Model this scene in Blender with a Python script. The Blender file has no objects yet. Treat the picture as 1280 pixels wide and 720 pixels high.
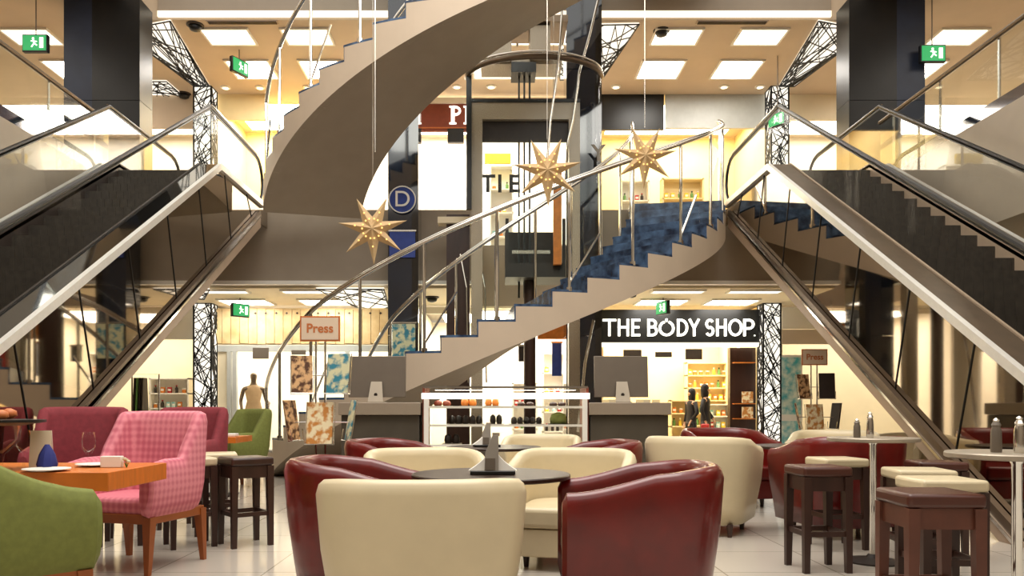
import bpy, bmesh, math, random
from mathutils import Vector, Matrix
random.seed(7)
PI = math.pi
sc = bpy.context.scene
col = sc.collection

# ------------------------------------------------------------------ camera model
F, CX, HY, EYE = 1000.0, 618.0, 510.0, 1.15
def at(px, py, d):
    return Vector(((px - CX) / F * d, d, EYE + (HY - py) / F * d))
def ax(px, d): return (px - CX) / F * d
def az(py, d): return EYE + (HY - py) / F * d
cam = bpy.data.cameras.new('camera'); co = bpy.data.objects.new('camera', cam); col.objects.link(co)
co.location = (0, 0, EYE); co.rotation_euler = (PI / 2, 0, 0)
cam.sensor_width = 36; cam.lens = 36 * F / 1280
cam.shift_x = (640 - CX) / 1280; cam.shift_y = (HY - 360) / 1280
cam.clip_end = 200
sc.camera = co
sc.view_settings.view_transform = 'Standard'; sc.view_settings.look = 'None'
sc.view_settings.gamma = 1; sc.view_settings.exposure = 0.0
sc.view_settings.use_curve_mapping = False

# ------------------------------------------------------------------ materials
def srgb(r, g, b):
    def f(c):
        c /= 255
        return c / 12.92 if c <= .04045 else ((c + .055) / 1.055) ** 2.4
    return (f(r), f(g), f(b), 1)
def mat(name, c, rough=.5, metal=0, var=.06, scale=8, bump=0, spec=.5, coat=0, stretch=None):
    m = bpy.data.materials.new(name); m.use_nodes = True
    nt = m.node_tree; b = nt.nodes['Principled BSDF']
    b.inputs['Roughness'].default_value = rough; b.inputs['Metallic'].default_value = metal
    b.inputs['Specular IOR Level'].default_value = spec; b.inputs['Coat Weight'].default_value = coat
    c = srgb(*c)
    tc = nt.nodes.new('ShaderNodeTexCoord'); n = nt.nodes.new('ShaderNodeTexNoise')
    n.inputs['Scale'].default_value = scale; n.inputs['Detail'].default_value = 4
    src = tc.outputs['Object']
    if stretch:
        mp = nt.nodes.new('ShaderNodeMapping'); mp.inputs['Scale'].default_value = stretch
        nt.links.new(src, mp.inputs[0]); src = mp.outputs[0]
    nt.links.new(src, n.inputs['Vector'])
    r = nt.nodes.new('ShaderNodeValToRGB')
    r.color_ramp.elements[0].position = .3; r.color_ramp.elements[1].position = .7
    r.color_ramp.elements[0].color = tuple(max(0, x * (1 - var)) for x in c[:3]) + (1,)
    r.color_ramp.elements[1].color = tuple(min(1, x * (1 + var)) for x in c[:3]) + (1,)
    nt.links.new(n.outputs['Fac'], r.inputs[0]); nt.links.new(r.outputs[0], b.inputs['Base Color'])
    if bump:
        bp = nt.nodes.new('ShaderNodeBump'); bp.inputs['Strength'].default_value = bump; bp.inputs['Distance'].default_value = .01
        nt.links.new(n.outputs['Fac'], bp.inputs['Height']); nt.links.new(bp.outputs[0], b.inputs['Normal'])
    return m
def emis(name, c, s):
    m = bpy.data.materials.new(name); m.use_nodes = True
    b = m.node_tree.nodes['Principled BSDF']
    q = srgb(*c); b.inputs['Base Color'].default_value = (q[0] * .6, q[1] * .6, q[2] * .6, 1)
    b.inputs['Emission Color'].default_value = srgb(*c); b.inputs['Emission Strength'].default_value = s
    return m
def glassy(name, tint=(.97, .99, .98), f=.12):
    m = bpy.data.materials.new(name); m.use_nodes = True
    nt = m.node_tree; nt.nodes.clear()
    o = nt.nodes.new('ShaderNodeOutputMaterial'); mx = nt.nodes.new('ShaderNodeMixShader')
    t = nt.nodes.new('ShaderNodeBsdfTransparent'); t.inputs[0].default_value = (*tint, 1)
    g = nt.nodes.new('ShaderNodeBsdfGlossy'); g.inputs['Roughness'].default_value = .02
    lw = nt.nodes.new('ShaderNodeLayerWeight'); lw.inputs['Blend'].default_value = f
    mu = nt.nodes.new('ShaderNodeMath'); mu.operation = 'MULTIPLY'; mu.inputs[1].default_value = .3
    nt.links.new(lw.outputs['Fresnel'], mu.inputs[0]); nt.links.new(mu.outputs[0], mx.inputs[0]); nt.links.new(t.outputs[0], mx.inputs[1])
    nt.links.new(g.outputs[0], mx.inputs[2]); nt.links.new(mx.outputs[0], o.inputs[0])
    return m
def two_tone(name, c1, c2, scale, rough=.4, kind='noise', bump=0, lo=.45, hi=.55):
    m = bpy.data.materials.new(name); m.use_nodes = True
    nt = m.node_tree; b = nt.nodes['Principled BSDF']; b.inputs['Roughness'].default_value = rough
    tc = nt.nodes.new('ShaderNodeTexCoord')
    n = nt.nodes.new('ShaderNodeTexVoronoi' if kind == 'vor' else 'ShaderNodeTexNoise')
    n.inputs['Scale'].default_value = scale
    if kind != 'vor': n.inputs['Detail'].default_value = 8
    nt.links.new(tc.outputs['Object'], n.inputs['Vector'])
    r = nt.nodes.new('ShaderNodeValToRGB'); r.color_ramp.elements[0].position = lo; r.color_ramp.elements[1].position = hi
    r.color_ramp.elements[0].color = srgb(*c1); r.color_ramp.elements[1].color = srgb(*c2)
    nt.links.new(n.outputs[0], r.inputs[0]); nt.links.new(r.outputs[0], b.inputs['Base Color'])
    return m

M = {}
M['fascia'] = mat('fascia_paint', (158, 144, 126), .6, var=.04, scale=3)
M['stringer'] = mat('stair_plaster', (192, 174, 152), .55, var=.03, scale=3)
M['step_blue'] = two_tone('blue_marble', (20, 34, 58), (86, 116, 152), 5, .25, lo=.35, hi=.75)
M['cream_wall'] = mat('cream_wall', (236, 222, 190), .7, var=.04, scale=2)
M['white_wall'] = mat('white_wall', (245, 238, 222), .7, var=.03, scale=2)
M['tan_ceiling'] = mat('tan_ceiling', (206, 186, 160), .75, var=.04, scale=1.5)
M['yellow_wall'] = mat('yellow_wall', (240, 218, 164), .6, var=.06, scale=2)
M['dark_room'] = mat('dark_room_wall', (140, 126, 110), .7, var=.1, scale=1)
M['steel'] = mat('steel', (215, 210, 200), .22, 1, var=.03, scale=20)
M['chrome'] = mat('chrome', (230, 228, 222), .1, 1, var=.02, scale=20)
M['brown_metal'] = mat('brown_metal', (112, 96, 80), .35, .8, var=.08, scale=6)
M['chord'] = mat('truss_cladding', (168, 146, 124), .45, .2, var=.05, scale=4)
M['rubber'] = mat('black_rubber', (18, 16, 15), .35, var=.1)
M['black'] = mat('black_paint', (14, 14, 12), .4, var=.1)
M['lattice'] = mat('lattice_black', (22, 20, 18), .5, var=.1)
M['step_dark'] = mat('escalator_step', (56, 50, 43), .5, .2, var=.25, scale=14)
M['granite'] = two_tone('granite', (104, 88, 72), (206, 192, 166), 90, .3, lo=.4, hi=.6)
M['navy_glass'] = mat('navy_glass_cladding', (26, 34, 48), .08, 0, var=.35, scale=1.3, spec=.8, coat=.6)
M['black_glass'] = mat('black_glass_cladding', (14, 14, 14), .06, 0, var=.2, scale=2, spec=.8, coat=.6)
M['mirror'] = mat('smoked_mirror', (176, 164, 148), .035, 1, var=.05, scale=.8)
M['glass'] = glassy('clear_glass')
M['shopglass'] = glassy('shop_glass', (.98, .98, .97), .06)
M['maroon'] = mat('maroon_leather', (102, 12, 7), .3, var=.22, scale=7, bump=.12, coat=.35)
M['cream'] = mat('cream_leather', (214, 198, 162), .38, var=.04, scale=6, bump=.06, coat=.1)
M['tabletop'] = mat('dark_wood_top', (52, 36, 26), .35, var=.35, scale=10, stretch=(1, 12, 1))
M['darkwood'] = mat('dark_wood', (54, 32, 24), .35, var=.3, scale=8, stretch=(1, 1, .2))
M['brownleather'] = mat('brown_leather', (78, 42, 32), .32, var=.12, scale=9, bump=.05)
M['orangewood'] = mat('orange_wood', (206, 112, 34), .35, var=.15, scale=5, stretch=(1, 8, 1))
M['legwood'] = mat('brown_orange_wood', (146, 78, 32), .4, var=.12, scale=6)
M['green'] = mat('green_fabric', (116, 122, 58), .85, var=.1, scale=30, bump=.1)
M['rose'] = mat('dark_rose_fabric', (128, 44, 52), .85, var=.12, scale=25, bump=.1)
M['counter'] = mat('grey_counter', (84, 78, 68), .3, .2, var=.15, scale=2.5)
M['counter_top'] = mat('taupe_counter_top', (146, 132, 114), .35, var=.05, scale=5)
M['alu'] = mat('grey_aluminium', (116, 106, 94), .4, .3, var=.05, scale=4)
M['alu_light'] = mat('light_aluminium', (168, 156, 138), .35, .3, var=.05, scale=4)
M['white'] = mat('white_paint', (240, 236, 226), .4, var=.02)
M['panel_white'] = emis('lit_panel', (255, 248, 232), 3.2)
M['panel_soft'] = emis('lit_screen', (255, 248, 234), 1.15)
M['strip'] = emis('lit_strip', (255, 240, 214), 1.3)
M['downlight'] = emis('downlight', (255, 240, 200), 4)
M['green_sign'] = emis('green_exit', (40, 170, 96), .8)
M['sign_white'] = emis('sign_white', (255, 252, 240), 1.6)
M['star'] = mat('star_paper', (190, 160, 116), .7, var=.1, scale=12)
M['bulb'] = emis('star_bulb', (255, 206, 120), 1.6)
M['bright_steel'] = mat('bright_steel', (236, 234, 228), .38, .55, var=.03, scale=20)
M['navy_matt'] = mat('navy_panel', (40, 48, 66), .4, 0, var=.3, scale=1.5, spec=.3)
M['black_matt'] = mat('black_panel', (26, 26, 26), .35, 0, var=.3, scale=1.5, spec=.3)
M['brownwood'] = mat('brown_wood', (92, 52, 38), .35, var=.15, scale=9)
M['redbrown'] = mat('redbrown_sign', (130, 58, 36), .5, var=.1)
M['wood_slat'] = two_tone('pale_wood_board', (214, 178, 120), (244, 218, 168), 3, .6, lo=.3, hi=.7)
M['grey_frame'] = mat('grey_frame', (186, 188, 182), .4, var=.04)
M['yellow'] = mat('yellow_goods', (238, 202, 60), .5, var=.1)
M['amber'] = mat('amber_goods', (206, 120, 40), .5, var=.2)
M['red'] = mat('red_goods', (170, 36, 34), .5, var=.1)
M['goods_green'] = mat('green_goods', (96, 140, 66), .5, var=.1)
M['goods_dark'] = mat('dark_goods', (44, 34, 28), .5, var=.2)
M['turq'] = two_tone('turquoise_print', (70, 176, 186), (226, 236, 222), 6, .5, lo=.35, hi=.65)
M['mag_brown'] = two_tone('magazine_brown', (84, 50, 28), (214, 170, 120), 14, .4)
M['mag_blue'] = two_tone('magazine_blue', (54, 130, 150), (214, 210, 170), 9, .4)
M['mag_gold'] = two_tone('magazine_gold', (196, 130, 60), (236, 220, 180), 12, .4)
M['press_board'] = mat('press_board', (226, 204, 178), .5, var=.02)
M['orange_edge'] = mat('orange_edge', (196, 112, 58), .5, var=.03)
M['blue'] = mat('blue_print', (34, 60, 140), .5, var=.2)
M['bluecloth'] = mat('blue_napkin', (36, 44, 112), .8, var=.1)
M['skin'] = mat('skin', (196, 150, 120), .6, var=.04)
M['darkcloth'] = mat('dark_cloth', (26, 20, 22), .8, var=.1)
M['gold'] = mat('beige_dress', (168, 138, 100), .6, var=.1)
M['holder'] = mat('grey_menu_card', (150, 142, 130), .45, var=.06)

# pink tartan
def plaid():
    m = bpy.data.materials.new('pink_tartan'); m.use_nodes = True
    nt = m.node_tree; b = nt.nodes['Principled BSDF']; b.inputs['Roughness'].default_value = .85
    tc = nt.nodes.new('ShaderNodeTexCoord')
    prev = None
    for axis, sc_ in (('X', 9), ('Z', 8), ('Y', 9)):
        w = nt.nodes.new('ShaderNodeTexWave'); w.bands_direction = axis
        w.inputs['Scale'].default_value = sc_ * .75; w.inputs['Distortion'].default_value = .5
        nt.links.new(tc.outputs['Object'], w.inputs['Vector'])
        if prev is None: prev = w.outputs['Fac']
        else:
            a = nt.nodes.new('ShaderNodeMath'); a.operation = 'ADD'
            nt.links.new(prev, a.inputs[0]); nt.links.new(w.outputs['Fac'], a.inputs[1]); prev = a.outputs[0]
    d = nt.nodes.new('ShaderNodeMath'); d.operation = 'DIVIDE'; d.inputs[1].default_value = 3
    nt.links.new(prev, d.inputs[0])
    r = nt.nodes.new('ShaderNodeValToRGB')
    r.color_ramp.elements[0].position = .15; r.color_ramp.elements[1].position = .8
    r.color_ramp.elements[0].color = srgb(192, 98, 114); r.color_ramp.elements[1].color = srgb(222, 138, 147)
    nt.links.new(d.outputs[0], r.inputs[0]); nt.links.new(r.outputs[0], b.inputs['Base Color'])
    return m
M['plaid'] = plaid()
# polished tile floor
def tiles():
    m = bpy.data.materials.new('polished_tiles'); m.use_nodes = True
    nt = m.node_tree; b = nt.nodes['Principled BSDF']; b.inputs['Roughness'].default_value = .16
    tc = nt.nodes.new('ShaderNodeTexCoord'); br = nt.nodes.new('ShaderNodeTexBrick')
    br.offset = 0; br.inputs['Scale'].default_value = 1
    br.inputs['Brick Width'].default_value = .8; br.inputs['Row Height'].default_value = .8
    br.inputs['Mortar Size'].default_value = .006; br.inputs['Color1'].default_value = srgb(196, 187, 174)
    br.inputs['Color2'].default_value = srgb(190, 181, 168); br.inputs['Mortar'].default_value = srgb(150, 140, 126)
    nt.links.new(tc.outputs['Object'], br.inputs['Vector']); nt.links.new(br.outputs['Color'], b.inputs['Base Color'])
    return m
M['tiles'] = tiles()

# ------------------------------------------------------------------ mesh helpers
class MB:
    def __init__(s): s.v = []; s.f = []
    def add(s, vs, fs):
        n = len(s.v); s.v += [tuple(v) for v in vs]; s.f += [tuple(i + n for i in f) for f in fs]
        return s
    def box(s, c, size, rz=0, mt=None):
        x, y, z = size[0] / 2, size[1] / 2, size[2] / 2
        R = mt if mt else Matrix.Rotation(rz, 3, 'Z')
        vs = [R @ Vector((a * x, b * y, d * z)) + Vector(c) for d in (-1, 1) for b in (-1, 1) for a in (-1, 1)]
        return s.add(vs, [(0, 2, 3, 1), (4, 5, 7, 6), (0, 1, 5, 4), (2, 6, 7, 3), (0, 4, 6, 2), (1, 3, 7, 5)])
    def b2(s, p, q):
        return s.box([(p[i] + q[i]) / 2 for i in range(3)], [abs(q[i] - p[i]) for i in range(3)])
    def bar(s, a, b, w, h=None):
        a = Vector(a); b = Vector(b); d = b - a; L = d.length
        if L < 1e-6: return s
        R = d.to_track_quat('X', 'Z').to_matrix()
        return s.box((a + b) / 2, (L, w, h or w), mt=R)
    def tube(s, pts, r, n=8, cap=True):
        pts = [Vector(p) for p in pts]; rings = []
        rs = r if isinstance(r, (list, tuple)) else [r] * len(pts)
        up = None
        for i, p in enumerate(pts):
            t = (pts[min(i + 1, len(pts) - 1)] - pts[max(i - 1, 0)]).normalized()
            if up is None:
                up = Vector((0, 0, 1)) if abs(t.z) < .9 else Vector((1, 0, 0))
            u = (up - t * up.dot(t)).normalized(); up = u; w = t.cross(u)
            rings.append([p + (u * math.cos(k * 2 * PI / n) + w * math.sin(k * 2 * PI / n)) * rs[i] for k in range(n)])
        vs = [v for rg in rings for v in rg]; fs = []
        for i in range(len(pts) - 1):
            for k in range(n):
                fs.append((i * n + k, i * n + (k + 1) % n, (i + 1) * n + (k + 1) % n, (i + 1) * n + k))
        if cap:
            fs.append(tuple(range(n - 1, -1, -1))); fs.append(tuple(range((len(pts) - 1) * n, len(pts) * n)))
        return s.add(vs, fs)
    def cyl(s, c, r, h, n=20, r2=None):
        c = Vector(c)
        return s.tube([c, c + Vector((0, 0, h))], [r, r if r2 is None else r2], n)
    def lathe(s, c, prof, n=24):
        c = Vector(c); vs = []; fs = []
        for (r, z) in prof:
            for k in range(n):
                a = 2 * PI * k / n; vs.append(c + Vector((r * math.cos(a), r * math.sin(a), z)))
        for i in range(len(prof) - 1):
            for k in range(n):
                fs.append((i * n + k, i * n + (k + 1) % n, (i + 1) * n + (k + 1) % n, (i + 1) * n + k))
        fs.append(tuple(range(n - 1, -1, -1))); fs.append(tuple(range((len(prof) - 1) * n, len(prof) * n)))
        return s.add(vs, fs)
    def prism(s, poly, ext):
        n = len(poly); e = Vector(ext)
        a = [Vector(p) for p in poly]; vs = a + [p + e for p in a]
        fs = [tuple(range(n - 1, -1, -1)), tuple(range(n, 2 * n))]
        for i in range(n): fs.append((i, (i + 1) % n, n + (i + 1) % n, n + i))
        return s.add(vs, fs)
    def grid(s, rows, closed=False):
        m = len(rows[0]); vs = [v for r in rows for v in r]; fs = []
        for i in range(len(rows) - 1):
            for k in range(m if closed else m - 1):
                fs.append((i * m + k, i * m + (k + 1) % m, (i + 1) * m + (k + 1) % m, (i + 1) * m + k))
        return s.add(vs, fs)
    def build(s, name, m, parent=None, smooth=False, bevel=0, sub=0, seg=2):
        me = bpy.data.meshes.new(name); me.from_pydata(s.v, [], s.f); me.update()
        bm = bmesh.new(); bm.from_mesh(me); bmesh.ops.recalc_face_normals(bm, faces=bm.faces); bm.to_mesh(me); bm.free()
        me.materials.append(m)
        o = bpy.data.objects.new(name, me); col.objects.link(o)
        if parent: o.parent = parent
        if bevel:
            b = o.modifiers.new('bevel', 'BEVEL'); b.width = bevel; b.segments = seg; b.limit_method = 'ANGLE'
            b.angle_limit = math.radians(40)
        if sub:
            q = o.modifiers.new('sub', 'SUBSURF'); q.levels = sub; q.render_levels = sub
        if smooth or bevel:
            for p in me.polygons: p.use_smooth = True
            if not smooth or smooth == 'auto':
                try: me.set_sharp_from_angle(angle=math.radians(35))
                except Exception: pass
        return o
def thing(name, label, cat, loc=(0, 0, 0), rz=0, group=None, s=1):
    o = bpy.data.objects.new(name, None); col.objects.link(o)
    o.location = loc; o.rotation_euler = (0, 0, rz); o.scale = (s, s, s) if not isinstance(s, tuple) else s
    o.empty_display_size = .1
    o['label'] = label; o['category'] = cat
    if group: o['group'] = group
    return o
def tag(o, label, cat, group=None):
    o['label'] = label; o['category'] = cat
    if group: o['group'] = group
    return o
def struct(name, mb, m, **k):
    o = mb.build(name, m, **k); o['kind'] = 'structure'; return o
def dup(root, loc, rz=None, label=None, group=None, s=None):
    r = root.copy(); col.objects.link(r); r.location = loc
    if rz is not None: r.rotation_euler = (0, 0, rz)
    if s is not None: r.scale = (s, s, s) if not isinstance(s, tuple) else s
    if label: r['label'] = label
    if group: r['group'] = group
    for ch in list(root.children):
        c = ch.copy(); col.objects.link(c); c.parent = r
        for g in list(ch.children):
            d = g.copy(); col.objects.link(d); d.parent = c
    return r
def text(body, size, loc, m, parent=None, extrude=.01, bold=0, rz=0, name='lettering', sx=1, align='CENTER'):
    c = bpy.data.curves.new(name, 'FONT'); c.body = body; c.size = size; c.extrude = extrude
    c.align_x = align; c.align_y = 'CENTER'; c.offset = bold; c.materials.append(m)
    o = bpy.data.objects.new(name, c); col.objects.link(o)
    o.location = loc; o.rotation_euler = (PI / 2, 0, rz); o.scale = (sx, 1, 1)
    me = bpy.data.meshes.new_from_object(o); me.name = name; q = bpy.data.objects.new(name, me); col.objects.link(q)
    q.location = o.location; q.rotation_euler = o.rotation_euler; q.scale = o.scale; bpy.data.objects.remove(o)
    if parent: q.parent = parent
    return q
def area(name, loc, size, power, c=(1, .93, .82), rot=(0, 0, 0)):
    l = bpy.data.lights.new(name, 'AREA'); l.shape = 'RECTANGLE'; l.size, l.size_y = size; l.energy = power; l.color = c
    o = bpy.data.objects.new(name, l); col.objects.link(o); o.location = loc; o.rotation_euler = rot
    o.visible_camera = True
    return o

# ------------------------------------------------------------------ SETTING
L2, SOF, CE = 5.02, 3.57, 8.72         # level two floor, its underside, ceiling of level two
DB = 15.6                              # far edge of the atrium
SX = 6.55                              # side edges of the atrium
WL, WU = 18.5, 19.4                    # shop fronts below, above
struct('floor', MB().b2((-14, -6, -.1), (14, 23, 0)), M['tiles'])
fl = MB()                              # level two slab, with a well behind the lift
fl.b2((-14, DB, SOF), (-.3, 23, L2 - .004)); fl.b2((2.1, DB, SOF), (14, 23, L2 - .004)); fl.b2((-.3, 19.0, SOF), (2.1, 23, L2 - .004))
fl.b2((-14, 2, SOF), (-SX, DB, L2)); fl.b2((SX, 2, SOF), (14, DB, L2))
struct('floor_2', fl, M['fascia'])
ce = MB()
ce.b2((-14, DB, CE), (14, 23, 10.04)); ce.b2((-14, 2, CE), (-SX - .3, DB, 10.04)); ce.b2((SX + .3, 2, CE), (14, DB, 10.04))
struct('ceiling', ce, M['tan_ceiling'])
lc = MB(); lc.b2((-14, DB + .25, SOF - .05), (-.3, WL, SOF - .002)); lc.b2((2.1, DB + .25, SOF - .05), (14, WL, SOF - .002)); lc.b2((-.3, 19.0, SOF - .05), (2.1, 19.3, SOF - .002))
struct('ceiling_2', lc, M['cream_wall'])
struct('trim_1', MB().b2((-14, DB - .03, SOF - .01), (-.3, DB + .12, SOF + .06)).b2((2.1, DB - .03, SOF - .01), (14, DB + .12, SOF + .06)), M['white'])
struct('trim_2', MB().b2((-SX, DB - .06, CE + .04), (SX, DB + .12, CE + .15)), M['strip'])
struct('trim_3', MB().b2((-SX, DB - .04, CE + .16), (SX, DB, 10.04)), M['fascia'])
# room shell behind and beside the camera
struct('wall_left', MB().b2((-14.2, -6, 0), (-14, 23, 10.04)), M['dark_room'])
struct('wall_right', MB().b2((14, -6, 0), (14.2, 23, 10.04)), M['dark_room'])
struct('wall_rear', MB().b2((-14, -6.2, 0), (14, -6, 10.04)), M['dark_room'])

# world: overcast daylight through the open top of the atrium
w = bpy.data.worlds.new('world'); sc.world = w; w.use_nodes = True
w.node_tree.nodes['Background'].inputs[0].default_value = (1, .955, .89, 1)
w.node_tree.nodes['Background'].inputs[1].default_value = 1.7

# ------------------------------------------------------------------ shop fronts
def shop_wall(name, x0, x1, y0, depth, z0, z1, m, power, c=(1, .92, .76)):
    b = MB()
    b.b2((x0, y0 + depth, z0), (x1, y0 + depth + .1, z1))
    b.b2((x0 - .06, y0, z0), (x0, y0 + depth, z1)); b.b2((x1, y0, z0), (x1 + .06, y0 + depth, z1))
    struct(name, b, m)
    area('shop_light', ((x0 + x1) / 2, y0 + depth * .5, z1 - .06), (max(.4, (x1 - x0) * .8), depth * .7), power, c)
def rx(a, b, d): return ax(a, d), ax(b, d)
# lower level  (far left, left of lattice; hat shop; middle; cosmetics shop; right)
LZ = SOF - .06
shop_wall('wall_1', -13.9, ax(243, WL), WL, 3.2, 0, LZ, M['cream_wall'], 240)
shop_wall('wall_2', ax(266, WL), ax(487, WL), WL, 3.2, 0, LZ, M['white_wall'], 210, (1, .96, .88))
shop_wall('wall_3', ax(525, WL), ax(748, WL), WL, 3.6, 0, LZ, M['white_wall'], 330, (1, .93, .8))
shop_wall('wall_4', ax(754, WL), ax(950, WL), WL, 3.4, 0, LZ, M['yellow_wall'], 330, (1, .95, .8))
shop_wall('wall_5', ax(978, WL), 13.9, WL, 3.2, 0, LZ, M['cream_wall'], 200)
# upper level
shop_wall('wall_6', -13.9, ax(243, WU), WU, 3, L2, CE, M['white_wall'], 260)
shop_wall('wall_7', ax(266, WU), ax(420, WU), WU, 2.6, L2, CE, M['yellow_wall'], 300, (1, .88, .62))
shop_wall('wall_8', ax(424, WU), ax(745, WU), WU, 3, L2, CE, M['white_wall'], 560, (1, .95, .86))
shop_wall('wall_9', ax(752, WU), ax(965, WU), WU, 3, L2, CE, M['yellow_wall'], 300, (1, .9, .68))
shop_wall('wall_10', ax(985, WU), 13.9, WU, 3, L2, CE, M['white_wall'], 340)
# general light under the upper ceiling and the gallery soffit
for x in (-9.4, -5.4, -3.8, 3.7, 5.4, 9.4):
    area('gallery_lamp', (x, 17.85, CE - .03), (.86, .86), 50, (1, .95, .88))
for x in (-5.5, -3.75, 3.7, 5.25):
    area('soffit_lamp', (x, 17.775, SOF - .08), (.96, .8), 34, (1, .95, .88))

# headers over the openings, each a sign or a board
def header(name, px0, px1, py0, py1, d, m, label, cat, thick=.1):
    z0, z1 = az(py1, d), az(py0, d)
    if py0 < 200: z1 = min(z1, CE - .01)
    if py0 > 300: z1 = min(z1, SOF - .07)
    t = thing(name, label, cat, (ax((px0 + px1) / 2, d), d, z0))
    w_ = ax(px1, d) - ax(px0, d)
    MB().box((0, thick / 2, (z1 - z0) / 2), (w_, thick, z1 - z0)).build('board', m, t)
    return t, w_, z1 - z0
# cosmetics shop sign
t, w_, h_ = header('shop_sign', 752, 953, 387, 428, WL - .18, M['black'], 'wide black shop sign reading THE BODY SHOP in white capitals', 'sign')
d = WL - .2
def glyph(mb, ch, x, h, w, th):
    """capital letters as strokes; x is the left edge, h the height, w the width, th the stroke"""
    def bar(x0, z0, x1, z1, t=th): mb.bar((x + x0 * w, 0, z0 * h), (x + x1 * w, 0, z1 * h), .02, t)
    def arc(cx, cz, rx_, rz_, a0, a1, n=20, t=th):
        ps = [(x + (cx + rx_ * math.cos(math.radians(a0 + (a1 - a0) * i / n))) * w, (cz + rz_ * math.sin(math.radians(a0 + (a1 - a0) * i / n))) * h) for i in range(n + 1)]
        rows = []
        for i, (px_, pz_) in enumerate(ps):
            q0 = ps[max(0, i - 1)]; q1 = ps[min(n, i + 1)]
            tx, tz = q1[0] - q0[0], q1[1] - q0[1]; L = math.hypot(tx, tz) or 1; nx, nz = -tz / L * t / 2, tx / L * t / 2
            rows.append([(px_ + nx, -.01, pz_ + nz), (px_ - nx, -.01, pz_ - nz), (px_ - nx, .01, pz_ - nz), (px_ + nx, .01, pz_ + nz)])
        mb.grid(rows, closed=True)
    e = th / h / 2; g = th / w / 2
    if ch == 'T': bar(0, 1 - e, 1, 1 - e); bar(.5, 0, .5, 1)
    if ch == 'H': bar(g, 0, g, 1); bar(1 - g, 0, 1 - g, 1); bar(0, .52, 1, .52)
    if ch == 'E': bar(g, 0, g, 1); bar(0, e, 1, e); bar(0, 1 - e, 1, 1 - e); bar(0, .52, .9, .52)
    if ch == 'B':
        bar(g, 0, g, 1); bar(0, e, .5, e); bar(0, 1 - e, .5, 1 - e); bar(0, .53, .5, .53)
        arc(.5, .27 + e / 2, .5 - g, .27 - e / 2, -90, 90); arc(.45, .765 - e / 2, .46 - g, .235 - e / 2, -90, 90)
    if ch == 'O': arc(.5, .5, .5 - g, .5 - e, 0, 360, 32)
    if ch == 'o':  # the letter with the little gap and stem at its top
        arc(.5, .46, .5 - g, .46 - e, 108, 432, 30); mb.box((x + .5 * w, 0, .93 * h), (th * .8, .02, th * 1.3))
    if ch == 'D':
        bar(g, 0, g, 1); bar(0, e, .35, e); bar(0, 1 - e, .35, 1 - e); arc(.35, .5, .65 - g, .5 - e, -90, 90)
    if ch == 'Y': bar(g, 1, .5, .48); bar(1 - g, 1, .5, .48); bar(.5, 0, .5, .5)
    if ch == 'P': bar(g, 0, g, 1); bar(0, 1 - e, .5, 1 - e); bar(0, .45, .5, .45); arc(.5, .725 - e / 2, .5 - g, .275 - e / 2, -90, 90)
    if ch == 'S':
        arc(.5, .74 - e / 2, .46 - g, .26 - e / 2, 30, 270, 16); arc(.5, .26 + e / 2, .48 - g, .26 - e / 2, 90, -150, 16)
    if ch == '.': mb.box((x + .3 * w, 0, .04 * h), (th * .5, .02, th * .5))
u = d / F
for ch, x0, x1 in (('T', 753, 770), ('H', 772, 786), ('E', 789, 800), ('B', 809, 822), ('o', 823, 843), ('D', 846, 860), ('Y', 860, 875),
                   ('S', 881, 893), ('H', 895, 908), ('O', 910, 928), ('P', 929, 943), ('.', 942, 946)):
    sgn = MB(); glyph(sgn, ch, (x0 - 852.5) * u, 21 * u * 1.03, (x1 - x0) * u, .056)
    o = sgn.build('letter', M['sign_white'], t); o.location = (0, -.015, .14)
# white lit fascia strip under that sign, left clear
struct('trim_4', MB().b2((ax(752, WL), WL - .16, az(434, WL)), (ax(953, WL), WL, az(428.5, WL))), M['strip'])
# pale board band over the mannequin shop: individual boards
t = thing('board_fascia', 'band of upright pale wooden boards above the mannequin shop window', 'fascia', (ax(376, WL - .1), WL - .1, az(430, WL)))
x0, x1 = ax(268, WL) - t.location.x, ax(486, WL) - t.location.x; n = 20
for i in range(n):
    xx = x0 + (x1 - x0) * (i + .5) / n
    MB().box((xx, .04, .40), ((x1 - x0) / n - .012, .05, .78 + .02 * (i % 3))).build('board', M['wood_slat'], t)
MB().box(((x0 + x1) / 2, .08, .4), (x1 - x0, .02, .84)).build('backing', M['yellow_wall'], t)
k = MB()
for i in range(15):
    k.add([(x0 + .5 + i * .24 + a, -.0 - .01, .70 + b) for a, b in ((0, .03), (.03, 0), (0, -.03), (-.03, 0))], [(0, 1, 2, 3)])
k.build('rivets', M['darkwood'], t)
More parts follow.
